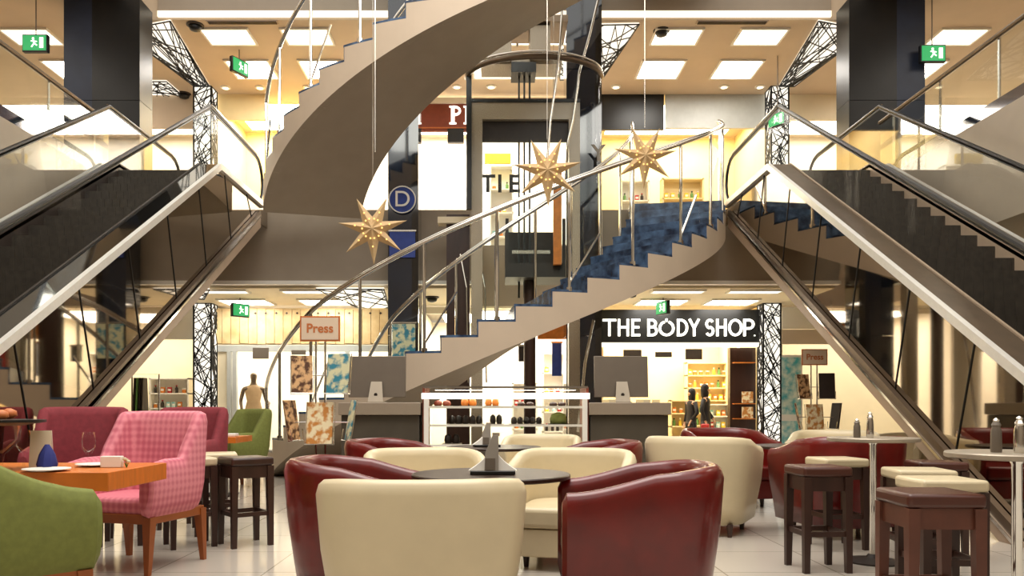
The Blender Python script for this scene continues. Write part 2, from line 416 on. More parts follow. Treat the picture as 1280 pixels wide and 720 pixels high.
# grey frame of the mannequin shop window, posts and head
t = thing('storefront_window', 'light grey framed shop front around the bright mannequin window', 'shop front', (ax(380, WL), WL - .02, 0))
X0, X1 = ax(270, WL) - t.location.x, ax(486, WL) - t.location.x
zt = az(430, WL)
MB().b2((X0, -.05, zt - .18), (X1, .05, zt - .03)).build('head', M['grey_frame'], t)
for p in (285, 292, 432):
    xx = ax(p, WL) - t.location.x; MB().b2((xx, -.06, 0), (xx + .09, .06, zt - .18)).build('post', M['grey_frame'], t)
MB().b2((X0, .0, 0), (ax(284, WL) - t.location.x, .05, zt - .18)).build('side_panel', M['cream_wall'], t)
MB().b2((ax(296, WL) - t.location.x, -.01, .02), (ax(430, WL) - t.location.x, .01, zt - .2)).build('pane', M['shopglass'], t)
for a, b, y0, y1, m_ in ((318, 338, 435, 449, 'alu'), (366, 384, 438, 444, 'alu')):
    o = tag(MB().b2((ax(a, WL), WL - .14, az(y1, WL)), (ax(b, WL), WL - .12, az(y0, WL))).build('wall_screen', M[m_], bevel=.008),
            'small dark grey notice panel on the grey shop front, %s one' % ('left and larger' if a == 318 else 'right and thinner'), 'panel')
# other headers
struct('trim_11', MB().b2((ax(177, WL - .1), WL - .1, az(424, WL - .1)), (ax(242, WL - .1), WL - .1 + .1, min(SOF - .05, az(384, WL - .1)))), M['white_wall'])
struct('trim_12', MB().b2((ax(524, WL - .1), WL - .1, az(392, WL - .1)), (ax(590, WL - .1), WL - .1 + .1, min(SOF - .05, az(384, WL - .1)))), M['white_wall'])
struct('trim_13', MB().b2((ax(978, WL - .1), WL - .1, az(430, WL - .1)), (ax(1090, WL - .1), WL - .1 + .1, min(SOF - .05, az(412, WL - .1)))), M['tan_ceiling'])
struct('trim_14', MB().b2((ax(978, WL - .05), WL - .05, az(411, WL - .05)), (ax(1090, WL - .05), WL - .05 + .1, min(SOF - .05, az(384, WL - .05)))), M['white_wall'])
# upper headers
t, w_, h_ = header('shop_sign', 524, 592, 130, 164, WU - .12, M['redbrown'], 'red-brown sign band with a white capital P behind the lift', 'sign')
for ch, px_ in (('P', 570), ('I', 584)):
    b = MB(); xc = ax(px_, WU) - t.location.x; H_ = .44; z_ = h_ * .25
    b.box((xc - (.07 if ch == 'P' else 0), -.015, z_ + H_ / 2), (.085, .02, H_)); 
    for zz_ in (z_ + .02, z_ + H_ - .02): b.box((xc - (.07 if ch == 'P' else 0), -.0155, zz_), (.17, .02, .04))
    if ch == 'P':
        pp = [(xc - .03 + .13 * math.cos(a), -.016, z_ + H_ * .73 + .095 * math.sin(a)) for a in [-PI / 2 + PI * i / 12 for i in range(13)]]
        pp = [(xc - .07, -.016, pp[0][2])] + pp + [(xc - .07, -.016, pp[-1][2])]
        for p0, p1 in zip(pp[:-1], pp[1:]): b.bar(p0, p1, .02, .055)
    b.build('letter', M['sign_white'], t)
MB().box((0, -.01, h_ * .12), (w_, .02, .03)).build('edge_strip', M['orange_edge'], t)
struct('trim_15', MB().b2((ax(424, WU - .15), WU - .15, az(129, WU - .15)), (ax(592, WU - .15), WU - .15 + .1, min(CE, az(122, WU - .15)))), M['white_wall'])
struct('trim_16', MB().b2((ax(592, WU - .1), WU - .1, az(134, WU - .1)), (ax(745, WU - .1), WU - .1 + .1, min(CE, az(122, WU - .1)))), M['tan_ceiling'])
struct('trim_17', MB().b2((ax(752, WU - .1), WU - .1, az(162, WU - .1)), (ax(830, WU - .1), WU - .1 + .1, min(CE, az(118, WU - .1)))), M['black'])
struct('trim_18', MB().b2((ax(832, WU - .1), WU - .1, az(160, WU - .1)), (ax(965, WU - .1), WU - .1 + .1, min(CE, az(118, WU - .1)))), M['grey_frame'])
struct('trim_19', MB().b2((ax(985, WU - .1), WU - .1, az(150, WU - .1)), (ax(1100, WU - .1), WU - .1 + .1, min(CE, az(118, WU - .1)))), M['cream_wall'])
struct('trim_20', MB().b2((ax(177, WU - .1), WU - .1, az(160, WU - .1)), (ax(242, WU - .1), WU - .1 + .1, min(CE, az(112, WU - .1)))), M['tan_ceiling'])
struct('trim_21', MB().b2((ax(266, WU - .1), WU - .1, az(150, WU - .1)), (ax(334, WU - .1), WU - .1 + .1, min(CE, az(112, WU - .1)))), M['yellow_wall'])
# dark box sign under the P band, letters in the far shop
tag(MB().b2((ax(560, WU), WU - .2, az(181, WU)), (ax(580, WU), WU - .05, az(164.2, WU))).build('box_speaker', M['black'], bevel=.01), 'small black box hanging under the red-brown sign band', 'speaker')
t = thing('wall_lettering', 'dark letters T I E on the white wall behind the lift', 'lettering', (ax(625, WU - .05), WU + .6, az(222, WU)))
for i, ch in enumerate('TIE'): text(ch, .62, ((i - 1) * .3 + (.06 if i == 2 else 0), 0, 0), M['black'], t, .01, .012, name='letter')
tag(text('Y', .42, at(748, 192, 14.75), M['alu'], None, .01, .006, name='letter_sign'), 'single grey letter Y on the navy column by the lift', 'lettering')
# big framed pictures, shelving upstairs
tag(MB().b2((ax(605, WU), WU + 1.2, az(185, WU)), (ax(640, WU), WU + 1.3, az(172, WU))).build('shelf_board', M['yellow']), 'yellow display board behind the lift, upper level', 'board')

def shelf_unit(px0, px1, py0, py1, d, m, label, rows, goods, gap=.16, grp='boxed goods on the shop shelves', gl='small boxed goods on shop shelves'):
    x0, x1, z0, z1 = ax(px0, d), ax(px1, d), az(py1, d), az(py0, d)
    t = thing('shelf_unit', label, 'shelf', ((x0 + x1) / 2, d, z0)); W = x1 - x0; H = z1 - z0
    MB().box((0, .3, H / 2), (W, .04, H)).build('back_panel', m, t)
    for s_ in (-1, 1): MB().box((s_ * (W / 2 - .02), .15, H / 2), (.04, .3, H)).build('side_panel', m, t)
    for r in range(rows + 1): MB().box((0, .15, r * H / rows * .98 + .01), (W, .3, .03)).build('shelf', m, t)
    return t, x0, x1, z0, H
def fill(x0, x1, z, y, protos, gap, label, grp, hmax=9):
    x = x0 + .12
    while x < x1 - .1:
        p = random.choice(protos)
        q = dup(p, (x, y, z)); q['label'] = label; q['category'] = 'goods'; q['group'] = grp
        x += gap * random.uniform(.85, 1.3)
# goods prototypes: bottle with a cap, a boxed pack, a jar
def bottle(m, capm):
    o = MB().lathe((0, 0, 0), [(.035, 0), (.04, .02), (.04, .12), (.018, .15), (.018, .17)], 10).build('bottle', m, smooth='auto')
    MB().cyl((0, 0, .17), .022, .03, 10).build('cap', capm, o); return o
def pack(m):
    o = MB().box((0, 0, .075), (.1, .06, .15)).build('carton', m, bevel=.004)
    MB().box((0, -.031, .08), (.07, .004, .05)).build('carton_label', M['white'], o); return o
def jar(m):
    o = MB().lathe((0, 0, 0), [(.045, 0), (.05, .02), (.05, .08), (.045, .09)], 10).build('jar', m, smooth='auto')
    MB().cyl((0, 0, .09), .048, .025, 12).build('lid', M['white'], o); return o
protos_used = []
def first(f, *a):
    o = f(*a); protos_used.append(o); return o
PY = [first(bottle, M['yellow'], M['white']), first(pack, M['yellow']), first(jar, M['amber']), first(bottle, M['goods_green'], M['black']), first(pack, M['amber'])]
PM = PY + [first(pack, M['red']), first(bottle, M['goods_dark'], M['red']), first(pack, M['turq'])]
# cosmetics shop shelves and goods
for (a, b, y0, y1, dd, rows, ps, lab, glab, grp) in (
    (858, 914, 466, 482, 21.2, 7, PY, 'tall yellow wall shelf at the back of the cosmetics shop behind the shoppers', 'small pack on the tall back shelf of the cosmetics shop', 'packs on the back cosmetics shelf'),
    (838, 862, 500, 560, 20.4, 4, PY, 'yellow floor shelf left of the two shoppers', 'small pack on the floor shelf left of the two shoppers', 'packs left of the shoppers'),
    (885, 914, 505, 560, 20.6, 4, PM, 'low shelf right of the two shoppers in the cosmetics shop', 'small pack on the low shelf right of the two shoppers', 'packs right of the shoppers'),
    (186, 236, 472, 545, 20.2, 5, PM, 'shelf of yellow and amber goods left of the left lattice pillar', 'small pack on the shelf left of the left lattice pillar', 'packs left of the lattice pillar'),
    (640, 672, 478, 520, 20.6, 3, PM, 'white shelf beneath the curved stair behind the pastry case', 'small pack on the shelf under the curved stair', 'packs under the stair'),
    (678, 706, 440, 520, 21.0, 5, PM, 'tall shelf of amber goods left of the cosmetics shop', 'small pack on the tall shelf behind the pastry case', 'packs behind the pastry case'),
    (828, 880, 222, 290, WU + 1.2, 4, PY, 'yellow bookcase in the upper shop above the stair landing', 'small pack in the yellow upper bookcase', 'packs in the yellow upper bookcase'),
    (776, 812, 225, 290, WU + 1.4, 4, PM, 'white upper shelf of small goods right of the navy column', 'small pack on the white upper shelf', 'packs on the white upper shelf'),
    (612, 642, 205, 290, WU + 1.6, 4, PM, 'upper shelf of coloured goods seen through the lift', 'small pack on the shelf seen through the lift', 'packs seen through the lift')):
    lo = 0 if dd < WU + .9 or y1 > 350 else L2
    y0 = 452 if a == 858 else y0
    if lo == 0 : pass; y1 = HY + EYE / dd * F
    else: y1 = HY - (L2 - EYE) / dd * F
    t, x0, x1, z0, H = shelf_unit(a, b, y0, y1 - .2, dd, M['yellow_wall'] if ps is PY else M['white'], lab, rows, ps)
    for r in range(rows):
        if z0 + r * H / rows < .5 and lo == 0 and rows > 1: continue
        fill(x0, x1, z0 + r * H / rows * .98 + .026, dd + .12, ps, .15, glab, grp)
for i, o in enumerate(protos_used):            # the first of each kind stands on a counter of the cosmetics shop
    pass

# black display wall and pillar of the cosmetics shop
t = thing('display_wall', 'tall dark brown display wall at the right end of the cosmetics shop', 'display', (ax(931, WL - .02), WL + .12, 0))
Hh = az(434, WL)
MB().box((0, .1, Hh / 2), (.6, .2, Hh)).build('panel', M['darkwood'], t)
for z in (.9, 1.25, 2.2): MB().box((0, -.05, z), (.5, .2, .02)).build('shelf', M['amber'], t)
MB().lathe((-.12, -.06, 2.55), [(.03, 0), (.05, .02), (.05, .06)], 12).build('spotlight', M['downlight'], t)
for (z, s_) in ((.915, 1), (1.27, 1)):
    o = tag(MB().box((ax(931, WL) + .06, WL - .0, z + .13), (.26, .02, .26)).build('poster', M['mag_gold']), 'small framed portrait print on the dark display wall, %s' % ('lower' if z < 1 else 'upper'), 'picture')
struct('trim_5', MB().b2((ax(948, WL), WL - .15, 0), (ax(954, WL), WL, az(430, WL))), M['cream_wall'])
for a, b, y0, y1, nm in ((788, 812, 433, 447, 'left'), (830, 852, 436, 443, 'middle, thin'), (870, 892, 432, 446, 'right')):
    tag(MB().b2((ax(a, WL), WL + 1.0, az(y1, WL)), (ax(b, WL), WL + 1.04, az(y0, WL))).build('hanging_screen', M['goods_dark'], bevel=.006),
        'small dark hanging screen under the cosmetics shop sign, %s' % nm, 'screen')
for a, b, y0, y1, dd, m_, lab in ((672, 726, 404, 424, 17.6, 'amber', 'mottled red-brown board hanging under the curved stair behind the lift'),
    (716, 744, 428, 470, 18.0, 'red', 'dark red board left of the cosmetics shop sign'), (690, 702, 428, 470, 18.1, 'blue', 'narrow blue banner behind the pastry case'),
    (648, 662, 432, 452, 18.2, 'goods_dark', 'small dark hanging board under the curved stair')):
    t = thing('hanging_board', lab, 'board', (ax((a + b) / 2, dd), dd, az(y1, dd)))
    MB().box((0, 0, (y1 - y0) / F * dd / 2), ((b - a) / F * dd, .04, (y1 - y0) / F * dd)).build('panel', M[m_], t, bevel=.01)
    MB().box((0, 0, ((y1 - y0) / F * dd + .0)), ((b - a) / F * dd + .04, .06, .04)).build('top_bar', M['steel'], t)
    MB().tube([(0, 0, (y1 - y0) / F * dd), (0, 0, SOF - .05 - az(y1, dd))], .008, 6).build('rod', M['steel'], t)
# turquoise posters on the right
t = thing('wall_poster', 'tall turquoise poster in a pale frame right of the right lattice pillar', 'poster', (ax(990, WL - .1), WL - .1, 0))
MB().b2((-.28, 0, .15), (.24, .06, az(444, WL))).build('frame', M['white'], t)
MB().b2((-.24, -.01, 1.0), (.20, .01, az(447, WL))).build('print', M['turq'], t)
MB().b2((-.24, -.01, .2), (.20, .01, .85)).build('print', M['turq'], t)

# ------------------------------------------------------------------ lattice pillars and ceiling lattice strips
def clip_seg(p, q, w_, h_):
    (x0, y0), (x1, y1) = p, q; t0, t1 = 0, 1; dx, dy = x1 - x0, y1 - y0
    for P_, Q_ in ((-dx, x0), (dx, w_ - x0), (-dy, y0), (dy, h_ - y0)):
        if abs(P_) < 1e-9:
            if Q_ < 0: return None
        else:
            r = Q_ / P_
            if P_ < 0: t0 = max(t0, r)
            else: t1 = min(t1, r)
    if t0 >= t1: return None
    return (x0 + dx * t0, y0 + dy * t0), (x0 + dx * t1, y0 + dy * t1)
def lattice(mb, w_, h_, n, th, F3, seed=1):
    rnd = random.Random(seed); D = []
    for i in range(n):
        cx, cy = rnd.uniform(0, w_), h_ * (i + rnd.random()) / n
        a = rnd.choice((1, -1)) * rnd.uniform(.35, 1.35); L = rnd.uniform(.25, .7) * min(max(w_, h_), 1.0)
        s_ = clip_seg((cx - L * math.cos(a), cy - L * math.sin(a)), (cx + L * math.cos(a), cy + L * math.sin(a)), w_, h_)
        if s_: mb.bar(F3(*s_[0]), F3(*s_[1]), th)
    for a, b in (((0, 0), (0, h_)), ((w_, 0), (w_, h_)), ((0, 0), (w_, 0)), ((0, h_), (w_, h_))): mb.bar(F3(*a), F3(*b), th * 1.3)
def pillar(px, d, z0, z1, label, seed, wpx=21):
    wd = wpx / F * d
    t = thing('lattice_pillar', label, 'pillar', (ax(px, d), d, z0))
    MB().b2((-wd / 2, .02, 0), (wd / 2, wd, z1 - z0)).build('lit_core', M['panel_soft'], t)
    b = MB(); lattice(b, wd, z1 - z0, 74, .017, lambda x, z: (x - wd / 2, 0, z), seed)
    b.build('lattice_screen', M['lattice'], t)
    b = MB(); lattice(b, wd, z1 - z0, 60, .017, lambda x, z: (-wd / 2 - .012, x, z), seed + 9)
    lattice(b, wd, z1 - z0, 60, .017, lambda x, z: (wd / 2 + .012, x, z), seed + 5)
    b.build('side_screen', M['lattice'], t)
pillar(253, WL - .45, 0, SOF - .06, 'white-lit pillar with black lattice left of the mannequin shop, lower level', 3)
pillar(965, WL - .45, 0, SOF - .06, 'white-lit pillar with black lattice right of the cosmetics shop, lower level', 4)
pillar(253, WU - .6, L2, CE, 'white-lit pillar with black lattice beside the upper yellow shop, left', 5)
pillar(975, WU - .6, L2, CE, 'white-lit pillar with black lattice on the upper level, right', 6)
def strip(poly, label, seed, z, n=36):
    pts = [Vector(((px - CX) / F * ((z - EYE) / (HY - py) * F), (z - EYE) / (HY - py) * F, z)) for px, py in poly]
    c = sum(pts, Vector()) / len(pts)
    t = thing('ceiling_screen', label, 'ceiling light', c)
    loc = [p - c for p in pts]
    MB().prism([p - Vector((0, 0, .02)) for p in loc], (0, 0, .015)).build('lit_panel', M['panel_soft'], t)
    b = MB(); m_ = len(loc)
    for i in range(m_): b.bar(loc[i] - Vector((0, 0, .04)), loc[(i + 1) % m_] - Vector((0, 0, .04)), .02)
    rnd = random.Random(seed)
    for i in range(n):
        e0, e1 = rnd.sample(range(m_), 2)
        p = loc[e0].lerp(loc[(e0 + 1) % m_], rnd.random()); q = loc[e1].lerp(loc[(e1 + 1) % m_], rnd.random())
        b.bar(p - Vector((0, 0, .045)), q - Vector((0, 0, .045)), .017)
    b.build('lattice_screen', M['lattice'], t)
strip([(150, 36), (213, 24), (262, 106), (243, 106)], 'wedge of black lattice over a lit ceiling strip, upper left', 11, CE - .005)
strip([(1086, 36), (1023, 24), (974, 106), (993, 106)], 'wedge of black lattice over a lit ceiling strip, upper right', 12, CE - .005)
strip([(700, 30), (799, 28), (752, 98), (700, 98)], 'black lattice over a lit ceiling strip beside the navy column by the lift', 13, CE - .005)
strip([(177, 100), (208, 100), (231, 120), (177, 119)], 'small black lattice ceiling wedge left of the upper left pillar', 14, CE - .005, 12)
strip([(395, 359), (480, 359), (487, 384), (450, 384)], 'black lattice ceiling wedge above the wooden board band, lower level', 15, SOF - .055, 14)
strip([(180, 360), (262, 360), (255, 372), (180, 366)], 'black lattice ceiling wedge by the left lower pillar', 16, SOF - .055, 14)

# ceiling light panels
def panel(x0, x1, y0, y1, z, label, grp):
    t = thing('ceiling_panel_light', label, 'ceiling light', ((x0 + x1) / 2, (y0 + y1) / 2, z), group=grp)
    w_, h_ = x1 - x0, y1 - y0
    MB().box((0, 0, -.012), (w_, h_, .02)).build('diffuser', M['panel_white'], t)
    f = MB()
    for s_ in (-1, 1): f.box((s_ * (w_ / 2 + .02), 0, -.02), (.04, h_ + .08, .04)); f.box((0, s_ * (h_ / 2 + .02), -.02), (w_, .04, .04))
    f.build('frame', M['white'], t)
for nm, X in (('far left', -9.4), ('left', -5.4), ('second from left', -3.8), ('right of the lift', .0), ('second right of the lift', .95), ('right', 3.7), ('second from right', 5.4), ('far right', 9.4)):
    panel(X - .45, X + .45, 15.95, 16.6, CE, 'square lit ceiling panel of the upper gallery, front row, ' + nm, 'upper gallery ceiling lights')
    panel(X - .45, X + .45, 17.4, 18.3, CE, 'square lit ceiling panel of the upper gallery, rear row, ' + nm, 'upper gallery ceiling lights')
for nm, X in (('leftmost', -5.5), ('second from left', -3.75), ('third from left', 3.7), ('rightmost', 5.25)):
    panel(X - .5, X + .5, 17.35, 18.2, SOF - .05, 'lit ceiling panel under the lower soffit, rear row, ' + nm, 'lower gallery ceiling lights')
    panel(X - .5, X + .5, 16.0, 16.3, SOF - .05, 'lit ceiling panel under the lower soffit, front row, ' + nm, 'lower gallery ceiling lights')
# vents and downlights, domes
def disc(px, py, z, r, m, nm, label, cat, grp=None):
    d_ = (z - EYE) / (HY - py) * F
    t = thing(nm, label, cat, (ax(px, d_), d_, z), group=grp)
    MB().lathe((0, 0, -.03), [(r * 1.3, .03), (r * 1.3, .01), (r, 0)], 18).build('rim', M['white'] if nm == 'downlight' else M['goods_dark'], t)
    MB().lathe((0, 0, -.035 - (0 if nm == 'downlight' else r * .7)), [(r * .3, 0), (r * .8, r * .2 if nm != 'downlight' else .004), (r, .02 if nm == 'downlight' else r * .7)], 18).build('lens', m, t, smooth=True)
for px in (282, 325, 385, 571, 614, 770, 905, 950):
    disc(px, 109 if px in (282, 325, 385) else 108, CE, .09, M['downlight'], 'downlight', 'small round downlight in the upper ceiling, at the rear edge', 'downlight', 'rear edge downlights')
disc(244, 31, CE, .13, M['black'], 'dome_camera', 'dark dome camera on the upper ceiling beside the left lattice wedge', 'camera')
disc(827, 38, CE, .13, M['black'], 'dome_camera', 'dark dome camera on the upper ceiling right of the navy column', 'camera')
disc(230, 117, CE, .13, M['black'], 'dome_camera', 'dark dome camera near the upper left lattice pillar', 'camera')
disc(540, 371, SOF - .05, .12, M['black'], 'dome_camera', 'dark dome camera under the lower soffit beside the left navy column', 'camera')
disc(790, 366, SOF - .05, .1, M['black'], 'dome_camera', 'dark dome camera under the lower soffit above the shop sign', 'camera')
for px, nm in ((303, 'above the left panels'), (915, 'above the right panels')):
    d_ = (CE - EYE) / (HY - 27) * F
    t = thing('ceiling_vent', 'long brown slotted ceiling vent ' + nm, 'vent', (ax(px, d_), d_, CE))
    MB().box((0, 0, -.01), (1.4, .13, .02)).build('frame', M['chord'], t)
    b = MB()
    for i in range(5): b.box((0, -.05 + i * .025, -.025), (1.34, .008, .015))
    b.build('slats', M['darkwood'], t)

# exit signs
def exit_sign(px, py, d, label, ceil, rz=0, s=1.0):
    c = at(px, py, d)
    t = thing('exit_sign', label, 'sign', c, rz)
    MB().box((0, 0, 0), (.46 * s, .09, .32 * s)).build('casing', M['black'], t, bevel=.01)
    MB().box((0, -.05, 0), (.42 * s, .012, .27 * s)).build('face', M['green_sign'], t)
    b = MB(); k = s
    b.box((-.02 * k, -.06, .075 * k), (.035 * k, .006, .035 * k))
    b.bar((-.02 * k, -.06, .055 * k), (0, -.06, -.01 * k), .006, .03 * k); b.bar((0, -.06, -.01 * k), (-.05 * k, -.06, -.08 * k), .006, .022 * k)
    b.bar((0, -.06, -.01 * k), (.05 * k, -.06, -.05 * k), .006, .022 * k); b.bar((-.06 * k, -.06, .03 * k), (.05 * k, -.06, .02 * k), .006, .018 * k)
    b.box((.13 * k, -.06, 0), (.07 * k, .006, .19 * k))
    b.build('running_figure', M['sign_white'], t)
    MB().tube([(0, 0, .16 * s), (0, 0, ceil - c.z)], .012, 6).build('rod', M['alu'], t)
exit_sign(299, 84, 16.9, 'green exit sign hanging in the upper gallery beside the left lattice wedge', CE, math.radians(62), 1.0)
exit_sign(45, 55, 14.6, 'green exit sign at the far upper left', CE, 0, 1.0)
exit_sign(1165, 68, 14.6, 'green exit sign at the far upper right', CE, 0, 1.0)
exit_sign(300, 388, 17.2, 'green exit sign hanging in front of the wooden board band', SOF, math.radians(50), .9)
exit_sign(829, 385, 17.2, 'green exit sign hanging in front of the black shop sign', SOF, math.radians(-68), .9)
exit_sign(972, 150, 17.2, 'green exit sign on the upper level near the right lattice pillar', CE, math.radians(-55), .9)

# ------------------------------------------------------------------ columns
def column(x0, x1, y0, y1, label, m1='navy_glass'):
    t = thing('clad_column', label, 'column', ((x0 + x1) / 2, (y0 + y1) / 2, 0)); W, D_ = x1 - x0, y1 - y0
    for z0, z1 in ((0, 2.5), (2.51, 5.0), (5.01, 7.5), (7.51, 10.0)):
        MB().b2((-W / 2, -D_ / 2, z0), (W / 2 - .12, D_ / 2, z1)).build('glass_panel', M[m1], t)
    MB().b2((W / 2 - .12, -D_ / 2 - .01, 0), (W / 2, D_ / 2 + .01, 10.0)).build('corner_post', M['black_glass'], t)
    return t
column(ax(485, 14.9), ax(523, 14.9), 14.9, 15.5, 'navy glass-clad column left of the lift')
column(ax(708, 15.0), ax(752, 15.0), 15.0, 15.58, 'navy glass-clad column right of the lift')
def side_column(s_, label):
    t = thing('clad_column', label, 'column', (s_ * 7.2, 15.0, L2))
    for a, b, m_ in ((-.66, .22, 'black_matt'), (.22, .74, 'navy_matt')):
        x0, x1 = (a, b) if s_ > 0 else (-b, -a)
        for z0, z1 in ((0, 1.8), (1.81, 3.69)): MB().b2((x0, -.25, z0), (x1, .3, z1)).build('glass_panel', M[m_], t)
side_column(-1, 'broad dark glass-clad column at the upper left')
side_column(1, 'broad dark glass-clad column at the upper right')
# round and square prints on the left navy column
d_ = 14.87
t = thing('column_sign', 'round blue sign with a large white D on the left navy column', 'sign', (ax(503, d_), d_, az(250, d_)))
b = MB(); b.tube([(0, 0, 0), (0, -.02, 0)], .26, 28); b.build('disc', M['blue'], t)
text('D', .42, (-.0, -.03, 0), M['white'], t, .004, .0)
b = MB(); b.tube([(.245 * math.cos(a * PI / 16), -.03, .245 * math.sin(a * PI / 16)) for a in range(33)], .012, 6, False); b.build('rim', M['white'], t)
for (y0, y1, nm, m_) in ((290, 322, 'upper, plain blue', 'blue'), (405, 448, 'lower, blue and white', 'mag_blue')):
    t = thing('column_poster', 'poster on the left navy column, ' + nm, 'poster', (ax(503, d_), d_, az(y1, d_)))
    h_ = az(y0, d_) - az(y1, d_)
    MB().box((0, -.01, h_ / 2), (.48, .02, h_)).build('print', M[m_], t)
    MB().box((0, -.015, h_ + .02), (.52, .03, .03)).build('frame', M['steel'], t)

# ------------------------------------------------------------------ lift
EY = 14.2
t = thing('glass_lift', 'granite and glass lift tower in the middle of the atrium', 'lift', (ax(657, EY), EY, 0))
lx = t.location.x
def LX(px, d=EY): return ax(px, d) - lx
MB().b2((LX(589), 0, 0), (LX(603), .22, az(128, EY))).build('granite_post', M['granite'], t)
MB().b2((LX(711), 0, 0), (LX(725), .22, az(128, EY))).build('granite_post', M['granite'], t)
MB().b2((LX(603), 0, az(149, EY)), (LX(711), .22, az(128, EY))).build('granite_lintel', M['granite'], t)
MB().b2((LX(589), -.02, az(128, EY)), (LX(725), .24, az(124, EY))).build('cornice', M['black'], t)
MB().b2((LX(603), .1, az(175, EY)), (LX(711), .14, az(149, EY))).build('sign_panel', M['goods_dark'], t)
MB().b2((LX(583), -.05, az(262, EY)), (LX(589.5), .06, az(66, EY))).build('corner_post', M['black'], t)
for px in (649, 656, 663): MB().b2((LX(px), .7, 3.2), (LX(px) + .035, .74, az(70, EY + .7))).build('guide_rail', M['black'], t)
for z in (az(66, EY), az(80, EY)): pass
b = MB(); RR = 1.2; cxr = LX(668); zz = az(62, EY - 1.0)
arc = [(cxr + RR * math.cos(a), .15 + .9 * math.sin(a), zz - .35 * 0) for a in [math.radians(180 + i * 7.5) for i in range(25)]]
b.tube(arc, .05, 8); b.build('ring_rail', M['brown_metal'], t, smooth=True)
b = MB(); b.tube([(p[0], p[1] - .03, p[2] + .07) for p in arc], .022, 8); b.build('ring_trim', M['steel'], t, smooth=True)
b = MB(); b.grid([[(p[0], p[1], zz - .05) for p in arc], [(p[0], p[1], az(262, EY)) for p in arc]]); b.build('glass_panel', M['glass'], t, smooth=True)
MB().b2((LX(640), .5, az(75, EY)), (LX(672), 1.0, az(62, EY))).build('pulley_housing', M['black'], t)
b = MB(); b.b2((LX(612), .4, az(60, EY)), (LX(640), 1.1, az(30, EY))).b2((LX(664), .4, az(58, EY)), (LX(690), 1.1, az(18, EY))).b2((LX(600), .6, az(62, EY)), (LX(706), 1.2, az(48, EY)))
b.build('machine_housing', M['granite'], t)
b = MB(); b.b2((LX(598), .3, az(16, EY)), (LX(712), 1.2, az(8, EY))); b.build('machine_cap', M['brown_metal'], t)
# car and piston
MB().cyl((LX(664), .6, 0), .11, 3.5, 20).build('piston', M['darkwood'], t, smooth='auto')
b = MB(); b.b2((LX(632), .15, 3.5), (LX(708), 1.1, 3.75)); b.b2((LX(632), .15, 4.55), (LX(636), .22, 3.75)); b.b2((LX(704), .15, 4.55), (LX(708), .22, 3.75))
b.b2((LX(632), 1.05, 3.75), (LX(708), 1.1, 4.5)); b.build('car', M['goods_dark'], t)
MB().b2((LX(692), .0, 3.7), (LX(702), .12, 5.5)).build('brass_panel', M['amber'], t)
MB().b2((LX(640), .05, 3.9), (LX(688), .08, 3.96)).build('handrail', M['steel'], t)
MB().b2((LX(556), .5, 0), (LX(586), .6, az(268, EY + .5))).build('dark_panel', M['darkwood'], t)
MB().b2((LX(545), .4, az(272, EY)), (LX(600), .7, az(264, EY))).build('ledge', M['cream_wall'], t)
MB().b2((LX(603), -.02, 2.9), (LX(711), .0, 5.9)).build('door_glass', M['glass'], t)
for px, nm in ((575, 1), (598, 2)):
    MB().tube([(LX(px), .1, 3.9), (LX(px + 8), .05, 3.3), (LX(px + 10), .05, 1.6)], .014, 6).build('cable', M['steel'], t)
for p in ([(703, 0), (700, 60), (694, 110), (688, 150), (684, 200), (686, 235)], [(752, -20), (738, 40), (724, 90), (722, 110), (716, 150), (710, 175), (707, 230)], [(742, 400), (731, 455), (727, 500), (722, 540)]):
    d2 = {703: 13.4, 752: 13.9, 742: 12.5}[p[0][0]]
    tag(MB().tube([at(x, y, d2) for x, y in p], .022, 6).build('steel_cable', M['steel'], smooth=True),
        'thin bright cable hanging %s' % {703: 'in front of the lift ring', 752: 'in front of the right navy column', 742: 'beside the pastry case below the stair'}[p[0][0]], 'cable')
tag(MB().tube([at(469, -20, 11.0), at(469, 190, 11.0)], .006, 6).build('wire', M['steel']), 'thin vertical wire against the upper stair underside', 'wire')
tag(MB().tube([at(692, -20, 13.9), at(692, 120, 13.9)], .006, 6).build('wire', M['steel']), 'thin vertical wire in front of the lift', 'wire')

